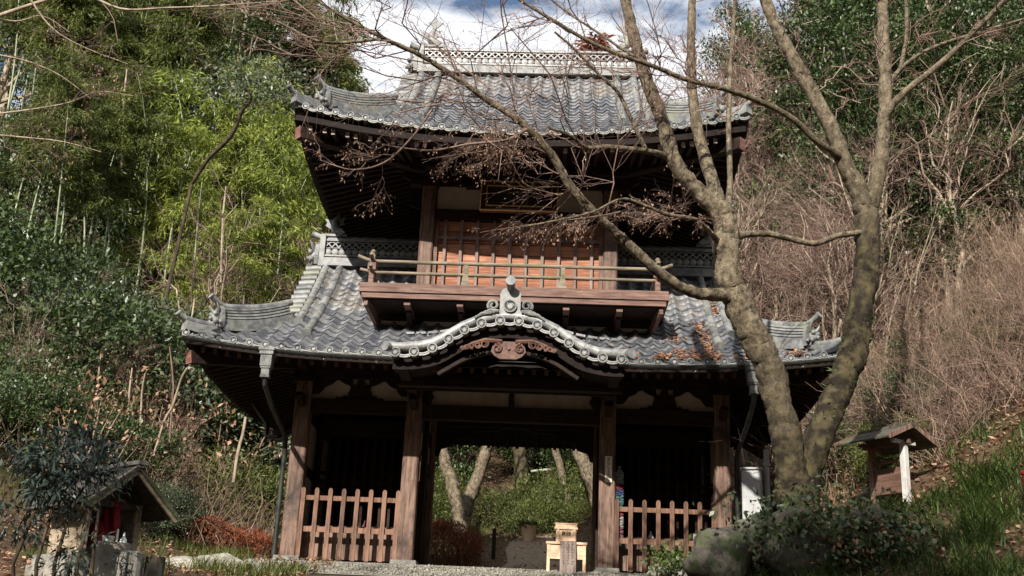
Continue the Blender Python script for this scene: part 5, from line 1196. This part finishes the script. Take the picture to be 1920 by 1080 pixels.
passage_tree('thick leaning trunk on the right of the path beyond the passage', [(1130, 960, 13.0, 36), (1112, 905, 13.0, 32), (1094, 865, 13.0, 28), (1078, 825, 13.1, 26), (1062, 770, 13.2, 22), (1040, 640, 13.3, 15), (1030, 480, 13.3, 9)], 'bark')

# ------------------------------------------------------------------ ground cover
def scatter(n, fx, g):
    X, Y = fx(n, g); return np.stack([X, Y, H(X, Y)], 1)
def blades(P, ln, wd, g, k=3, lean=.6):
    n = len(P); a = g.random(n)*6.283; o = np.stack([np.cos(a), np.sin(a), 0*a], 1)*(lean*(.3+g.random(n)))[:, None]; S = np.stack([-np.sin(a), np.cos(a), 0*a], 1)
    t = np.linspace(0, 1, k+1); ln = ln[:, None]; V = []
    for q in t:
        c = P+o*ln*q**1.7+np.array([0, 0, 1.])*ln*(q-.45*q*q*lean); w = wd[:, None]*(1-q**2)*.5+.0006; V += [c-S*w, c+S*w]
    V = np.stack(V, 1).reshape(-1, 3); i = np.arange(n)[:, None, None]*(2*(k+1)); r = np.arange(k)[None, :, None]*2
    F = (i+r+np.array([[[0, 1, 3, 2]]])).reshape(-1, 4); return V, F
def tuft_spots(n, ntuft, fx, g, sp=.10):
    C = scatter(ntuft, fx, g); idx = g.integers(0, ntuft, n); P = C[idx]; P[:, :2] += g.normal(size=(n, 2))*sp; P[:, 2] = H(P[:, 0], P[:, 1])-.01; return P
def rect(x0, x1, y0, y1): return lambda n, g: (g.uniform(x0, x1, n), g.uniform(y0, y1, n))
g = np.random.default_rng(200)
def stuff(name, VF, m, label=None): obj(name, npmesh(name, *VF, m), kind='stuff', label=label, cat='ground cover')
P = np.concatenate([tuft_spots(3400, 80, rect(5.2, 6.8, -6.6, -3.6), g), tuft_spots(900, 30, rect(6.0, 8.5, -4.5, -1.5), g), tuft_spots(2600, 70, rect(2.7, 5.2, -7.0, -4.4), g), tuft_spots(1600, 50, rect(3.6, 4.6, -1.6, .2), g)])
stuff('grass', blades(P, .22+.3*g.random(len(P)), .008+.01*g.random(len(P)), g, 4, .8), 'grass', 'long green strap leaved grass on the right bank')
P = np.concatenate([tuft_spots(1900, 70, rect(-6.0, -2.7, -4.4, -1.9), g), tuft_spots(5200, 150, rect(-8, -4.0, -1.0, 4.5), g, .14), tuft_spots(2600, 80, rect(-3.2, -1.1, 4.2, 12), g, .14), tuft_spots(3500, 90, rect(-3.5, 3.5, 13.5, 17.5), g, .14)])
stuff('grass', blades(P, .14+.22*g.random(len(P)), .008+.008*g.random(len(P)), g, 3, .7), 'leaf_lit', 'short bright grass left of the gate and along the path behind it')
P = np.concatenate([tuft_spots(9000, 420, rect(4.4, 14, -1.5, 9), g, .15), tuft_spots(4200, 160, rect(-9, -4.6, .5, 7), g, .2)])
stuff('dry_grass', blades(P, .25+.5*g.random(len(P)), .006+.008*g.random(len(P)), g, 3, .75), 'straw', 'withered straw coloured grass on both hillsides')
# dry brush: thin arching stems all over the right slope
n = 5200; X = g.uniform(4.8, 15, n); Y = g.uniform(-.6, 9.5, n); X[:900] = g.uniform(5.9, 9.5, 900); Y[:900] = g.uniform(-2.6, -.4, 900); P0 = np.stack([X, Y, H(X, Y)-.05], 1); D = nrm(np.stack([g.normal(size=n)*.45-.25, g.normal(size=n)*.4-.15, .6+.6*g.random(n)], 1))
PP, RR = twigs(P0, D, .7+1.1*g.random(n), .004+.006*g.random(n), 5, .45, .25, g); Q, QR = branch_on(PP, RR, 9000, .5, .7, .1, .003, 4, .35, .2, .1, 1, g)
for q, (mm, lab) in enumerate((('twig_pale', 'tangle of straw coloured dry stems covering the right slope'), ('twig_red', 'reddish dry stems mixed into the right slope'), ('twig', 'dark dead stems mixed into the right slope'))):
    stuff('dry_brush', join([tubes(PP[q::3], RR[q::3], 3), tubes(Q[q::3], QR[q::3], 3)]), mm, lab)
n = 1500; X = g.uniform(-11, -4.4, n); Y = g.uniform(.2, 8, n); P0 = np.stack([X, Y, H(X, Y)-.05], 1); D = nrm(np.stack([g.normal(size=n)*.4, g.normal(size=n)*.4, .8+.5*g.random(n)], 1))
PP, RR = twigs(P0, D, .6+1.0*g.random(n), .004+.006*g.random(n), 5, .4, .2, g); Q, QR = branch_on(PP, RR, 2600, .5, .7, .1, .003, 4, .35, .2, .1, 1, g)
stuff('dry_brush', join([tubes(PP, RR, 3), tubes(Q, QR, 3)]), 'twig_pale', 'thin dry stems among the shrubs of the left slope')
# fallen leaves
def litter(n, fx, ln, m, label, dz=.012, hz=None):
    C = scatter(n, fx, g); C[:, 2] += dz+.03*g.random(n); N = nrm(rvec(n, g)*.75+np.array([0, 0, 1.])); stuff('fallen_leaves', leaves(C, N, np.cross(N, rvec(n, g)), ln*(.6+.8*g.random(n)), ln*.6*(.6+.8*g.random(n))), m, label)
litter(15000, rect(4.2, 13, -3.2, 8), .10, 'leaf_dry', 'brown leaf litter over the right hillside')
litter(5000, rect(2.6, 7.5, -7.5, -3.0), .08, 'leaf_dry', 'brown leaf litter on the mossy mound')
litter(6500, rect(-7.5, -2.6, -7.0, 2.5), .075, 'leaf_dry', 'brown leaf litter around the little shrine')
litter(1500, rect(-4, 4, 4.5, 16), .08, 'leaf_dry', 'brown leaf litter along the path behind the gate')
# pebbles of the gravel apron edge
n = 2600; C = scatter(n, rect(-4.0, 2.9, -1.85, -.5), g); C[:, 2] += .02; rr_ = .012+.02*g.random(n)
octa = np.array([[1, 0, 0], [0, 1, 0], [-1, 0, 0], [0, -1, 0], [0, 0, .75], [0, 0, -.75]]); of = np.array([[0, 1, 4], [1, 2, 4], [2, 3, 4], [3, 0, 4], [1, 0, 5], [2, 1, 5], [3, 2, 5], [0, 3, 5]])
V = (C[:, None]+octa[None]*rr_[:, None, None]*(.6+.8*g.random((n, 6, 1)))).reshape(-1, 3); F = (np.arange(n)[:, None, None]*6+of[None]).reshape(-1, 3)
stuff('gravel', (V, F), 'pale_stone', 'loose pale gravel along the front of the gate')
# ------------------------------------------------------------------ rocks
def rock_mesh(seed, m, sub=4):
    bm = bmesh.new(); bmesh.ops.create_icosphere(bm, subdivisions=sub, radius=1.0); g = np.random.default_rng(seed)
    ph = g.random((5, 3))*6.28; fr = g.normal(size=(5, 3))*1.6; pl = nrm(g.normal(size=(7, 3))); of = .62+.3*g.random(7)
    for v in bm.verts:
        p = np.array(v.co); d = 1+sum(.07*math.sin(float(fr[i] @ p)*2+ph[i, 0]) for i in range(5)); p = p*d
        for i in range(7):
            e = float(p @ pl[i])-of[i]
            if e > 0: p = p-pl[i]*e*.85
        p = p*(1+.022*math.sin(float(fr[0] @ p)*9+ph[0, 1])*math.sin(float(fr[1] @ p)*8)+.012*math.sin(float(fr[2] @ p)*17)*math.sin(float(fr[3] @ p)*15)+g.normal()*.006)
        v.co = p
    me = bpy.data.meshes.new('rock'); bm.to_mesh(me); bm.free(); me.materials.append(M[m]); me.polygons.foreach_set('use_smooth', [True]*len(me.polygons)); me.set_sharp_from_angle(angle=R(32)); return me
def rock(px, py, Y, w, h, label, m='stone', seed=1, z=None, group=None, rz=0.0, dp=None):
    p = at(px, py, Y); me = rock_mesh(seed, m); s = w/FPX*depth(p)/2; hz = h/FPX*depth(p)/2
    o = obj('rock', me, None, Matrix.Translation((p[0], p[1], p[2])) @ Matrix.Rotation(rz, 4, 'Z') @ Matrix.Diagonal((s, dp or s*.8, hz, 1)), label, 'rock', group); return o
rock(355, 1072, -2.6, 150, 46, 'flat pale rock beside the stone marker', 'pale_stone', 1)
rock(418, 1060, -2.4, 90, 50, 'pale lichened rock at the left end of the gravel', 'pale_stone', 2, rz=.4)
rock(470, 1066, -2.2, 60, 36, 'small brownish rock next to the gravel edge', 'stone', 3)
rock(385, 1082, -2.9, 46, 26, 'small pale stone lying under the flat rock', 'pale_stone', 4)
rock(520, 1072, -2.0, 70, 24, 'low weathered stone in the gravel bank', 'stone', 5)
rock(1345, 1052, -5.9, 130, 120, 'big dark mossy boulder in front of the right picket fence', 'dark_rock', 6, rz=.2)
rock(1420, 1030, -5.6, 110, 110, 'dark cracked boulder under the forked tree', 'dark_rock', 7, rz=1.0)
rock(1425, 992, -5.3, 80, 50, 'rounded grey stone between boulder and trunk', 'dark_rock', 8)
rock(1250, 1072, -5.2, 70, 34, 'pale angular stone at the foot of the big boulder', 'pale_stone', 9)
rock(1290, 1078, -5.4, 60, 50, 'small weathered stone left of the big boulder', 'stone', 10)
rock(1510, 1020, -5.9, 170, 150, 'broad shaded boulder covered with ivy below the trunk', 'dark_rock', 11, rz=.5)
rock(1620, 1000, -5.6, 150, 110, 'dark boulder half buried in grass right of the trunk', 'dark_rock', 12, rz=2.0)
g = np.random.default_rng(330)
def ivy(name, n, cx, cy, Y, sx, sy, sd, m, ln, label):
    px = g.normal(cx, sx, n); py = g.normal(cy, sy, n); yy = Y+g.normal(size=n)*sd
    C = np.array([at(a, b, c) for a, b, c in zip(px, py, yy)]); N = nrm(rvec(n, g)+np.array([0, -.6, .5])); stuff(name, leaves(C, N, nrm(rvec(n, g)+np.array([0, 0, -.5])), ln*(.6+.8*g.random(n)), ln*.6*(.6+.8*g.random(n))), m, label)
ivy('ivy', 1500, 1530, 985, -6.0, 75, 38, .28, 'leaf_green', .07, 'dark ivy climbing over the boulders below the forked tree')
ivy('ivy', 500, 1260, 1050, -5.6, 22, 16, .15, 'grass', .05, 'small fern tuft beside the big boulder')
ivy('ivy', 900, 1640, 1010, -5.9, 60, 36, .25, 'leaf_green', .08, 'broad leaved ground ivy right of the trunk')
ivy('withered_ivy', 420, 1600, 1000, -6.15, 70, 40, .2, 'leaf_dry', .06, 'withered leaves caught in the ivy')

# ------------------------------------------------------------------ little shrine on the left
sp = at(168, 1060, -6.0); sz = sp[2]-.02
M['leaf_blue'] = mat('shade_blue_leaf_paler', (0.018, 0.032, 0.024), (0.075, 0.10, 0.08), 0.8, rough=0.42, spec=0.5, island=0.3, trans=0.25, pos=(0.25, 0.75))  # paler version, bluish shade still painted into the leaf colour
M['shrine_wood'] = mat('shrine_boards', (0.16, 0.12, 0.08), (0.42, 0.34, 0.24), 3.0, (1, 6, 6), 0.75, 0.2, 0.2)
M['shrine_dark'] = mat('shrine_roof_boards', (0.035, 0.03, 0.026), (0.11, 0.095, 0.08), 4.0, (2, 5, 5), 0.85, 0.15, 0.2, c3=(0.1, 0.12, 0.06), c3scale=4, c3lo=.5, c3hi=.65)
M['red_cloth'] = mat('red_cloth', (0.14, 0.006, 0.009), (0.27, 0.014, 0.018), 4.0, rough=0.85)
M['white'] = mat('white_glaze', (0.62, 0.62, 0.60), (0.75, 0.75, 0.72), 4.0, rough=0.35, spec=0.5)
M['paint_white'] = mat('white_paint', (0.36, 0.35, 0.33), (0.55, 0.54, 0.51), 5.0, (2, 2, 1), rough=0.6, c3=(0.3, 0.3, 0.24), c3scale=6, c3lo=.6, c3hi=.75)
M['steel'] = mat('grey_painted_steel', (0.26, 0.265, 0.265), (0.38, 0.385, 0.385), 3.0, rough=0.5)
M['red_paint'] = mat('red_paint', (0.10, 0.008, 0.008), (0.16, 0.014, 0.011), 4.0, rough=0.5)
sh = thing('wayside_shrine', 'little open fronted wooden shrine with board roof among the shrubs', 'shrine', (sp[0], -6.0, sz), R(-38), scale=.84)
def tp(name, c, d, m, parent, rot=None, ch=None):
    b = MB()
    if ch: b.cbox(c, d, ch)
    else: b.box(c, d, rot)
    return b.build(name, m, parent)
tp('plinth', (-.08, 0, .06), (1.1, .92, .14), 'stone', sh); tp('plinth', (-.08, 0, -.12), (1.2, 1.0, .24), 'pale_stone', sh)
for k in range(5): tp('wall_board', (-.32+.16*k-.04, -.36, .47), (.152, .025, .68), 'shrine_wood', sh); tp('wall_board', (-.32+.16*k-.04, .36, .47), (.152, .025, .68), 'shrine_wood', sh)
for k in range(4): tp('wall_board', (-.46, -.27+.18*k, .47), (.025, .174, .68), 'shrine_wood', sh)
for s in (-1, 1): tp('post', (.36, s*.36, .47), (.085, .085, .70), 'shrine_wood', sh, ch=.01)
tp('lintel', (.36, 0, .78), (.07, .80, .08), 'shrine_dark', sh)
for s in (-1, 1):
    rot = Matrix.Rotation(s*R(-40), 3, 'X')
    for k in range(7):
        b = MB(); b.box((-.53+k*.2, s*.345, .965+.003*(k % 2)), (.195, .92, .03), rot); b.build('roof_board', 'shrine_dark', sh)
    b = MB(); b.box((.80, s*.33, .93), (.035, .90, .10), rot); b.build('barge_board', 'shrine_wood', sh)
    b = MB(); b.box((.83, s*.33, .955), (.025, .92, .05), rot); b.build('barge_board', 'shrine_dark', sh)
tp('ridge_board', (.1, 0, 1.285), (1.6, .13, .05), 'stone', sh)
stt = thing('stone_statue', 'small stone figure with a bright red bib inside the little shrine', 'statue', (sp[0]+.10, -6.1, sz+.13))
b = MB(); b.lathe([(.13, 0), (.15, .05), (.14, .18), (.12, .30), (.07, .36), (.05, .38), (.075, .41), (.088, .46), (.08, .51), (.045, .55)], 14); b.build('figure', 'stone', stt, R(60))
b = MB(); n = 12
prof = [(.075, .39), (.11, .35), (.135, .28), (.155, .14)]
vs = [(r*math.sin(t), -r*math.cos(t)*1.08-.004, z-.04*math.cos(t*1.2)*(1 if z < .2 else 0)) for r, z in prof for t in np.linspace(-1.5, 1.5, n)]
b.add(vs, [(i*n+j, (i+1)*n+j, (i+1)*n+j+1, i*n+j+1) for i in range(3) for j in range(n-1)]); b.build('bib', 'red_cloth', stt, True)
cl = thing('red_cloth', 'red cloth strip hanging in the shrine opening', 'cloth', (sp[0]+.22, -6.2, sz+.30)); b = MB()
vs = [(-.1+.2*i/8+.01*math.sin(j), .03*math.sin(i*1.6+j*.4), .46*j/6-.05) for j in range(7) for i in range(9)]; b.add(vs, [(j*9+i, j*9+i+1, (j+1)*9+i+1, (j+1)*9+i) for j in range(6) for i in range(8)]); b.build('cloth', 'red_cloth', cl, True)
bs = at(212, 1030, -6.5); b = MB(); b.lathe([(.15, -.3), (.17, -.05), (.185, .06), (.17, .065), (.155, .04), (.02, .03)], 18, Matrix.Translation((0, 0, 0)))
ba = thing('stone_basin', 'rough grey stone offering basin in front of the little shrine', 'basin', (bs[0], bs[1], bs[2])); b.build('bowl', 'pale_stone', ba, R(50)); tp('foot', (0, 0, -.35), (.42, .36, .14), 'stone', ba)
def lathe_thing(name, lab, cat, loc, prof, m, n=14):
    t = thing(name, lab, cat, loc); b = MB(); b.lathe(prof, n); b.build('body', m, t, R(50)); return t
zt = bs[2]+.04
lathe_thing('offering_cup', 'wide white porcelain cup on the stone basin', 'cup', (bs[0]-.05, bs[1]-.05, zt), [(.03, 0), (.035, .01), (.06, .05), (.065, .09), (.06, .09), (.03, .02)], 'white')
lathe_thing('candle', 'tall thin white candle on the stone basin', 'candle', (bs[0]+.045, bs[1]-.06, zt), [(.012, 0), (.012, .16), (.004, .165)], 'white', 8)
lathe_thing('sake_bottle', 'small white bottle with a narrow neck on the stone basin', 'bottle', (bs[0]+.11, bs[1]-.04, zt), [(.03, 0), (.038, .03), (.034, .06), (.012, .09), (.010, .13), (.015, .135)], 'white')
mk = at(243, 1062, -7.0)
ms = thing('stone_marker', 'upright grey stone marker with one carved character', 'stone', (mk[0], mk[1], mk[2]-.35), R(4)); b = MB(); b.cbox((0, 0, .24), (.24, .16, .48), .03); b.box((0, 0, .485), (.22, .14, .03), taper=.7); b.build('block', 'stone', ms)
obj('lettering', text_mesh('忍', .15), ms, Matrix.Translation((0, -.082, .30)) @ Matrix.Rotation(R(90), 4, 'X'))
ms2 = thing('stone_post', 'dark rounded stone post beside the carved marker', 'stone', (mk[0]+.22, mk[1]+.1, mk[2]-.35)); b = MB(); b.cbox((0, 0, .23), (.18, .18, .46), .05); b.build('block', 'dark_rock', ms2)
# shrub with drooping leaves, tinted bluish for shade, in front of the shrine
lv, C = crown_leaves(1900, 34, (.60, .45, .36), .09, .11, .028, 501, .35, .6, 0); V, F = lv
cpos = at(140, 858, -7.6); gb = float(H(cpos[0], -7.6)); k = 16
nb_ = thing('sacred_bamboo_shrub', 'shrub tinted dark and bluish for shade with drooping narrow leaves by the shrine', 'shrub', (cpos[0], -7.6, gb-.05)); hz = cpos[2]-gb
obj('foliage', npmesh('foliage', V+np.array([0, 0, hz]), F, 'leaf_blue'), nb_)
lv2, C2 = crown_leaves(420, 14, (.5, .35, .25), .09, .10, .026, 502, .2, .6, 0); obj('foliage', npmesh('foliage', lv2[0]+np.array([-.45, .1, hz-.45]), lv2[1], 'leaf_blue'), nb_)
lv3, C3 = crown_leaves(240, 10, (.5, .3, .22), .07, .09, .024, 503, .2, .6, 0); obj('foliage', npmesh('foliage', lv3[0]+np.array([.15, .05, hz-.85]), lv3[1], 'leaf_blue'), nb_)
gg = np.random.default_rng(55)
for q in range(5):
    x = -.35+.18*q; e = C[q*3]+np.array([0, 0, hz]); P = np.array([[x, gg.normal()*.08, 0], [x*.95+gg.normal()*.03, 0, hz*.35], [x*.8+gg.normal()*.05, 0, hz*.7], e]); V, F = tubes(P[None], np.array([[.02, .018, .015, .006]]), 6); obj('stem', npmesh('stem', V, F, 'bark_dark', smooth=True), nb_)

# ------------------------------------------------------------------ notice stand on the right bank
kp = at(1668, 930, -3.0); ks = thing('notice_stand', 'small roofed notice stand with a white front post on the dry bank', 'notice stand', (kp[0], -3.0, kp[2]-.06), R(-56), scale=.86)
tp('post', (.33, 0, .42), (.10, .10, .96), 'paint_white', ks, ch=.008); tp('post', (-.30, 0, .42), (.09, .09, .96), 'wood_v', ks, ch=.008)
tp('notice_board', (0, .0, .30), (.54, .03, .40), 'wood_h', ks); tp('notice_rail', (0, 0, .60), (.56, .05, .05), 'wood_h', ks); tp('cross_beam', (.0, 0, .88), (.9, .07, .06), 'wood_h', ks)
tp('tie_arm', (.33, 0, .875), (.07, .5, .05), 'paint_white', ks); tp('tie_arm', (-.30, 0, .875), (.07, .5, .05), 'wood_h', ks)
for s in (-1, 1):
    rot = Matrix.Rotation(s*R(-24), 3, 'X')
    for k in range(2):
        b = MB(); b.box((0, s*(.17+.27*k), 1.045-.122*k), (1.06-.03*k, .31, .025), rot); b.build('roof_board', 'shrine_dark', ks)
    b = MB(); b.box((.54, s*.30, .985), (.03, .60, .07), rot); b.build('barge_board', 'wood_v', ks); b = MB(); b.box((-.54, s*.30, .985), (.03, .60, .07), rot); b.build('barge_board', 'wood_v', ks)
tp('ridge_cap', (0, 0, 1.125), (1.12, .11, .06), 'shrine_dark', ks)
# ------------------------------------------------------------------ meter cabinet, pole, red post
cp = at(1412, 975, -.5); cb = thing('meter_cabinet', 'white painted electric cabinet on legs right of the gate', 'cabinet', (cp[0], -.5, float(H(cp[0], -.5))-.02), R(-16)); hz = cp[2]-float(H(cp[0], -.5))
tp('body', (0, 0, hz+.40), (.30, .24, .78), 'steel', cb, ch=.012); tp('door', (.015, -.128, hz+.39), (.24, .014, .70), 'steel', cb); tp('cap', (0, -.01, hz+.805), (.34, .28, .03), 'steel', cb); tp('handle', (.09, -.14, hz+.42), (.02, .015, .08), 'bronze', cb)
for s in (-1, 1): tp('leg', (s*.1, 0, hz/2), (.05, .05, max(.05, hz)), 'steel', cb)
pp = at(1440, 960, -.3); po = thing('conduit_pole', 'thin white steel pole behind the electric cabinet', 'pole', (pp[0], -.3, float(H(pp[0], -.3))-.1)); b = MB(); b.tube([(0, 0, 0), (0, 0, 2.0-float(H(pp[0], -.3))+.1)], .045, 12); b.build('shaft', 'steel', po, R(50)); tp('bracket', (0, -.04, 1.2), (.11, .04, .04), 'steel', po)
rp = at(1922, 925, -5.0); ro = thing('red_post', 'red painted post at the edge of the grassy bank', 'post', (rp[0]+.05, -5.0, float(H(rp[0]+.05, -5.0))-.1)); hz = rp[2]-float(H(rp[0], -5.0))+.1
b = MB(); b.tube([(0, 0, 0), (0, 0, hz+.2)], .06, 12); b.build('shaft', 'red_paint', ro, R(50)); b = MB(); b.lathe([(.075, 0), (.075, .03), (.03, .06)], 12, Matrix.Translation((0, 0, hz+.2))); b.build('cap', 'red_paint', ro, R(50))
# ------------------------------------------------------------------ paper crane strings and small offerings
CC = [mat('crane_paper_%s' % n, tuple(.7*v for v in c), c, 20, rough=.8) for n, c in (('white', (.24, .235, .22)), ('red', (.15, .025, .03)), ('blue', (.025, .04, .10)), ('teal', (.05, .11, .11)), ('pink', (.17, .06, .08)))]
for i, n in enumerate('wrbtp'): M['crane_'+n] = CC[i]
cg = thing('paper_crane_garland', 'strings of folded paper cranes in white red blue and teal beside the column', 'garland', (1.79, -.02, 0))
rr = random.Random(9)
for q in range(5):
    x = -.045+.026*q; z = 1.68-.02*(q % 2)-.05*abs(q-2); b = MB(); 
    while z > .42:
        ph = z; c = 0 if ph > 1.40 else 1 if ph > 1.30 else 2 if ph > 1.22 else 3 if ph > 1.02 else 1 if ph > .86 else 0 if ph > .7 else 4 if ph > .55 else 3
        w = .028; y = rr.uniform(-.03, .01)
        b.add([(x-w, y, z+.012), (x, y-.016, z-.004), (x+w, y, z+.012), (x, y+.016, z-.004), (x, y, z+.026)], [(0, 1, 4), (1, 2, 4), (2, 3, 4), (3, 0, 4), (0, 3, 2, 1)], c); z -= .024
    b.build('crane_string', ['crane_w', 'crane_r', 'crane_b', 'crane_t', 'crane_p'], cg)
lathe_thing('offering_cone', 'small pink and white paper offering on the left niche floor', 'offering', (-2.33, .34, .59), [(.035, 0), (.05, .02), (.03, .06), (.012, .10), (.02, .12), (.004, .14)], 'crane_p', 9)
lathe_thing('offering_cone', 'small white paper offering on the right niche floor', 'offering', (2.34, .34, .59), [(.04, 0), (.055, .02), (.03, .06), (.012, .10), (.018, .12), (.004, .13)], 'white', 9)
lathe_thing('offering_jar', 'small pale jar on the right niche floor next to the outer column', 'jar', (3.05, .34, .59), [(.04, 0), (.055, .04), (.05, .09), (.03, .11), (.035, .12)], 'pale_stone', 10)
# ------------------------------------------------------------------ rusty hedges
def hedge(label, x0, x1, y0, y1, h, n, m='leaf_rust'):
    cx, cyy = (x0+x1)/2, (y0+y1)/2; z0 = float(H(cx, cyy)); t = thing('hedge', label, 'hedge', (cx, cyy, z0)); g = np.random.default_rng(int(abs(cx)*100)+n)
    X = g.uniform(x0, x1, n); Y = g.uniform(y0, y1, n); zt = h*(1-.35*((X-cx)/(x1-x0)*2)**2)*(.85+.15*np.sin(X*5+Y*3)); Z = H(X, Y)+zt*(1-g.random(n)**2*.95)
    C = np.stack([X-cx, Y-cyy, Z-z0], 1); obj('foliage', npmesh('foliage', *leaves(C, rvec(n, g), nrm(rvec(n, g)+np.array([0, 0, .6])), .06+.05*g.random(n), .010+.012*g.random(n)), m), t)
    k = 160; X = g.uniform(x0, x1, k)-cx; Y = g.uniform(y0, y1, k)-cyy; P0 = np.stack([X, Y, np.zeros(k)-.05], 1); P, Rr = twigs(P0, nrm(np.stack([g.normal(size=k)*.25, g.normal(size=k)*.25, np.ones(k)], 1)), h*(.6+.4*g.random(k)), np.full(k, .006), 4, .2, 0, g)
    obj('stems', npmesh('stems', *tubes(P, Rr, 3), 'twig_red'), t)
hedge('low rusty red hedge outside the left corner of the gate', -5.6, -3.95, .2, 1.8, .62, 9000)
hedge('shaded rusty hedge along the left of the path behind the gate', -2.3, -.75, 4.6, 8.2, .95, 10000)
# ------------------------------------------------------------------ things behind the passage
pt_ = at(991, 1002, 12.3); zg = float(H(pt_[0], 12.3)); po = thing('planter', 'pale stone planter with a leafy plant at the end of the path', 'planter', (pt_[0], 12.3, zg)); b = MB(); b.lathe([(.14, -.05), (.17, .1), (.215, .36), (.23, .40), (.20, .40), (.18, .34), (.02, .33)], 14); b.build('pot', 'pale_wood', po, R(50))
n = 260; C = np.zeros((n, 3))+np.array([0, 0, .36])+g.normal(size=(n, 3))*np.array([.1, .1, .03]); obj('plant', npmesh('plant', *leaves(C, rvec(n, g), nrm(rvec(n, g)+np.array([0, 0, 1.])), .15+.15*g.random(n), .03+.03*g.random(n)), 'leaf_lit'), po)
a_, b_ = at(995, 884, 18.0), at(1090, 874, 18.0); rl = thing('bamboo_rail', 'pale bamboo handrail on two posts on the bank beyond the passage', 'railing', ((a_[0]+b_[0])/2, 18.0, float(H((a_[0]+b_[0])/2, 18.0)))); o_ = np.array(rl.location)
b = MB(); b.tube([a_-o_, b_-o_], .05, 8); b.build('rail', 'culm', rl, R(50))
for s in (a_, b_): b = MB(); b.tube([s-o_, np.array([s[0], 18.0, float(H(s[0], 18.0))-.1])-o_], .05, 8); b.build('post', 'bark_dark', rl, R(50))
p_ = at(926, 1020, 8.6); po = thing('path_post', 'short dark wooden post at the end of the shaded hedge', 'post', (p_[0], 8.6, float(H(p_[0], 8.6))-.05)); b = MB(); b.cbox((0, 0, .35), (.09, .09, .78), .01); b.build('shaft', 'wood_dark', po); b = MB(); b.box((0, 0, .755), (.07, .07, .03), taper=.4); b.build('cap', 'wood_dark', po)
# ------------------------------------------------------------------ poles and saplings left of the gate
def stick(name, label, pts, m, cat='stake'):
    t = thing(name, label, cat, (0, 0, 0)); P, rr = limb('shaft', pts, t, m, 7); return t
stick('bamboo_stake', 'pale bamboo stake standing in the green below the left eave', [(438, 905, 2.5, 7), (446, 850, 2.5, 7), (455, 815, 2.5, 6), (461, 782, 2.5, 6)], 'bark_pale')
stick('sapling', 'thin pale forked sapling under the left eave corner', [(290, 850, 1.2, 5), (308, 790, 1.2, 5), (324, 760, 1.2, 5), (340, 710, 1.2, 4), (351, 690, 1.2, 4)], 'bark_pale', 'sapling')
stick('sapling', 'slender upright bare sapling left of the eave corner', [(318, 830, 1.6, 4), (322, 770, 1.6, 4), (325, 720, 1.6, 3), (318, 650, 1.6, 3)], 'twig_pale', 'sapling')
for q, (x, yb, yt, Y) in enumerate(((238, 800, 690, 3.5), (262, 780, 700, 3.8), (180, 770, 660, 4.2), (355, 660, 560, 6), (414, 470, 350, 9), (228, 260, 130, 12))):
    stick('sapling', ['thin straw coloured sapling with a crooked stem', 'thin pale sapling leaning to the eave', 'thin bare sapling by the withered shrubs', 'short pale stem in the dark shrubs', 'white dead stem against the dark grove', 'bleached culm crossing the bamboo leaves'][q], [(x, yb+60, Y, 4), (x+4, (yb+yt)/2, Y, 4), (x+10, yt, Y, 3)], 'bark_pale', 'sapling')
# ------------------------------------------------------------------ dry leaves caught on the lower roof
C = []; NN = []
for (u0, u1, d0, d1, n) in ((2.95, 3.2, .35, 1.7, 260), (3.36, 3.5, 1.9, 2.4, 60), (2.2, 2.5, .08, .3, 90), (2.55, 2.85, .1, .55, 130), (2.85, 3.25, .05, .35, 150), (3.6, 3.85, .05, .35, 80), (4.2, 4.5, .05, .3, 70), (1.75, 1.95, .15, .3, 40), (2.5, 2.75, .9, 1.1, 40), (1.6, 4.6, .05, 2.2, 130)):
    for _ in range(n):
        u = random.uniform(u0, u1); d = random.uniform(d0, d1); p = LOW.pt('f', u, d); ch = abs(((u/.25) % 1)-.5)
        C.append((p.x, p.y, p.z+.03+random.random()*.035)); NN.append((0, -.4, .9))
C = np.array(C); n = len(C); N = nrm(np.array(NN)+rvec(n, g)*.5); stuff('fallen_leaves', leaves(C, N, np.cross(N, rvec(n, g)), .05+.05*g.random(n), .03+.03*g.random(n)), 'leaf_orange', 'orange dry leaves caught on the right half of the lower roof')
# ------------------------------------------------------------------ trees behind the viewpoint that shade the foreground
plant('evergreen', -1.3, -24.0, 1.95, 'tall evergreen behind the viewpoint shading the mossy mound', None, 1.0, var=0)
plant('evergreen', -9.3, -24.0, 1.8, 'tall evergreen behind the viewpoint shading the little shrine', None, 2.0, var=1)

# unseen woods added around the viewpoint to keep sky light off the gate
for q, (x, y, s) in enumerate(((-17, -30, 2.0), (13, -14, 2.0), (12, -22, 2.1), (14, -29, 2.2), (18, -18, 2.3), (8, -31, 2.1), (3.5, -33, 2.0), (-30, -75, 2.4), (-20, -72, 2.3), (-10, -74, 2.4), (0, -73, 2.3), (10, -75, 2.4), (20, -72, 2.4), (30, -74, 2.3), (-25, -60, 2.2), (-14, -60, 2.1), (-4, -61, 2.2), (6, -60, 2.2), (16, -61, 2.2), (26, -60, 2.2), (-36, -50, 2.2), (36, -48, 2.2))):
    plant('evergreen', x, y, s, 'unseen tall evergreen added to block sky light', 'woods around the viewpoint')
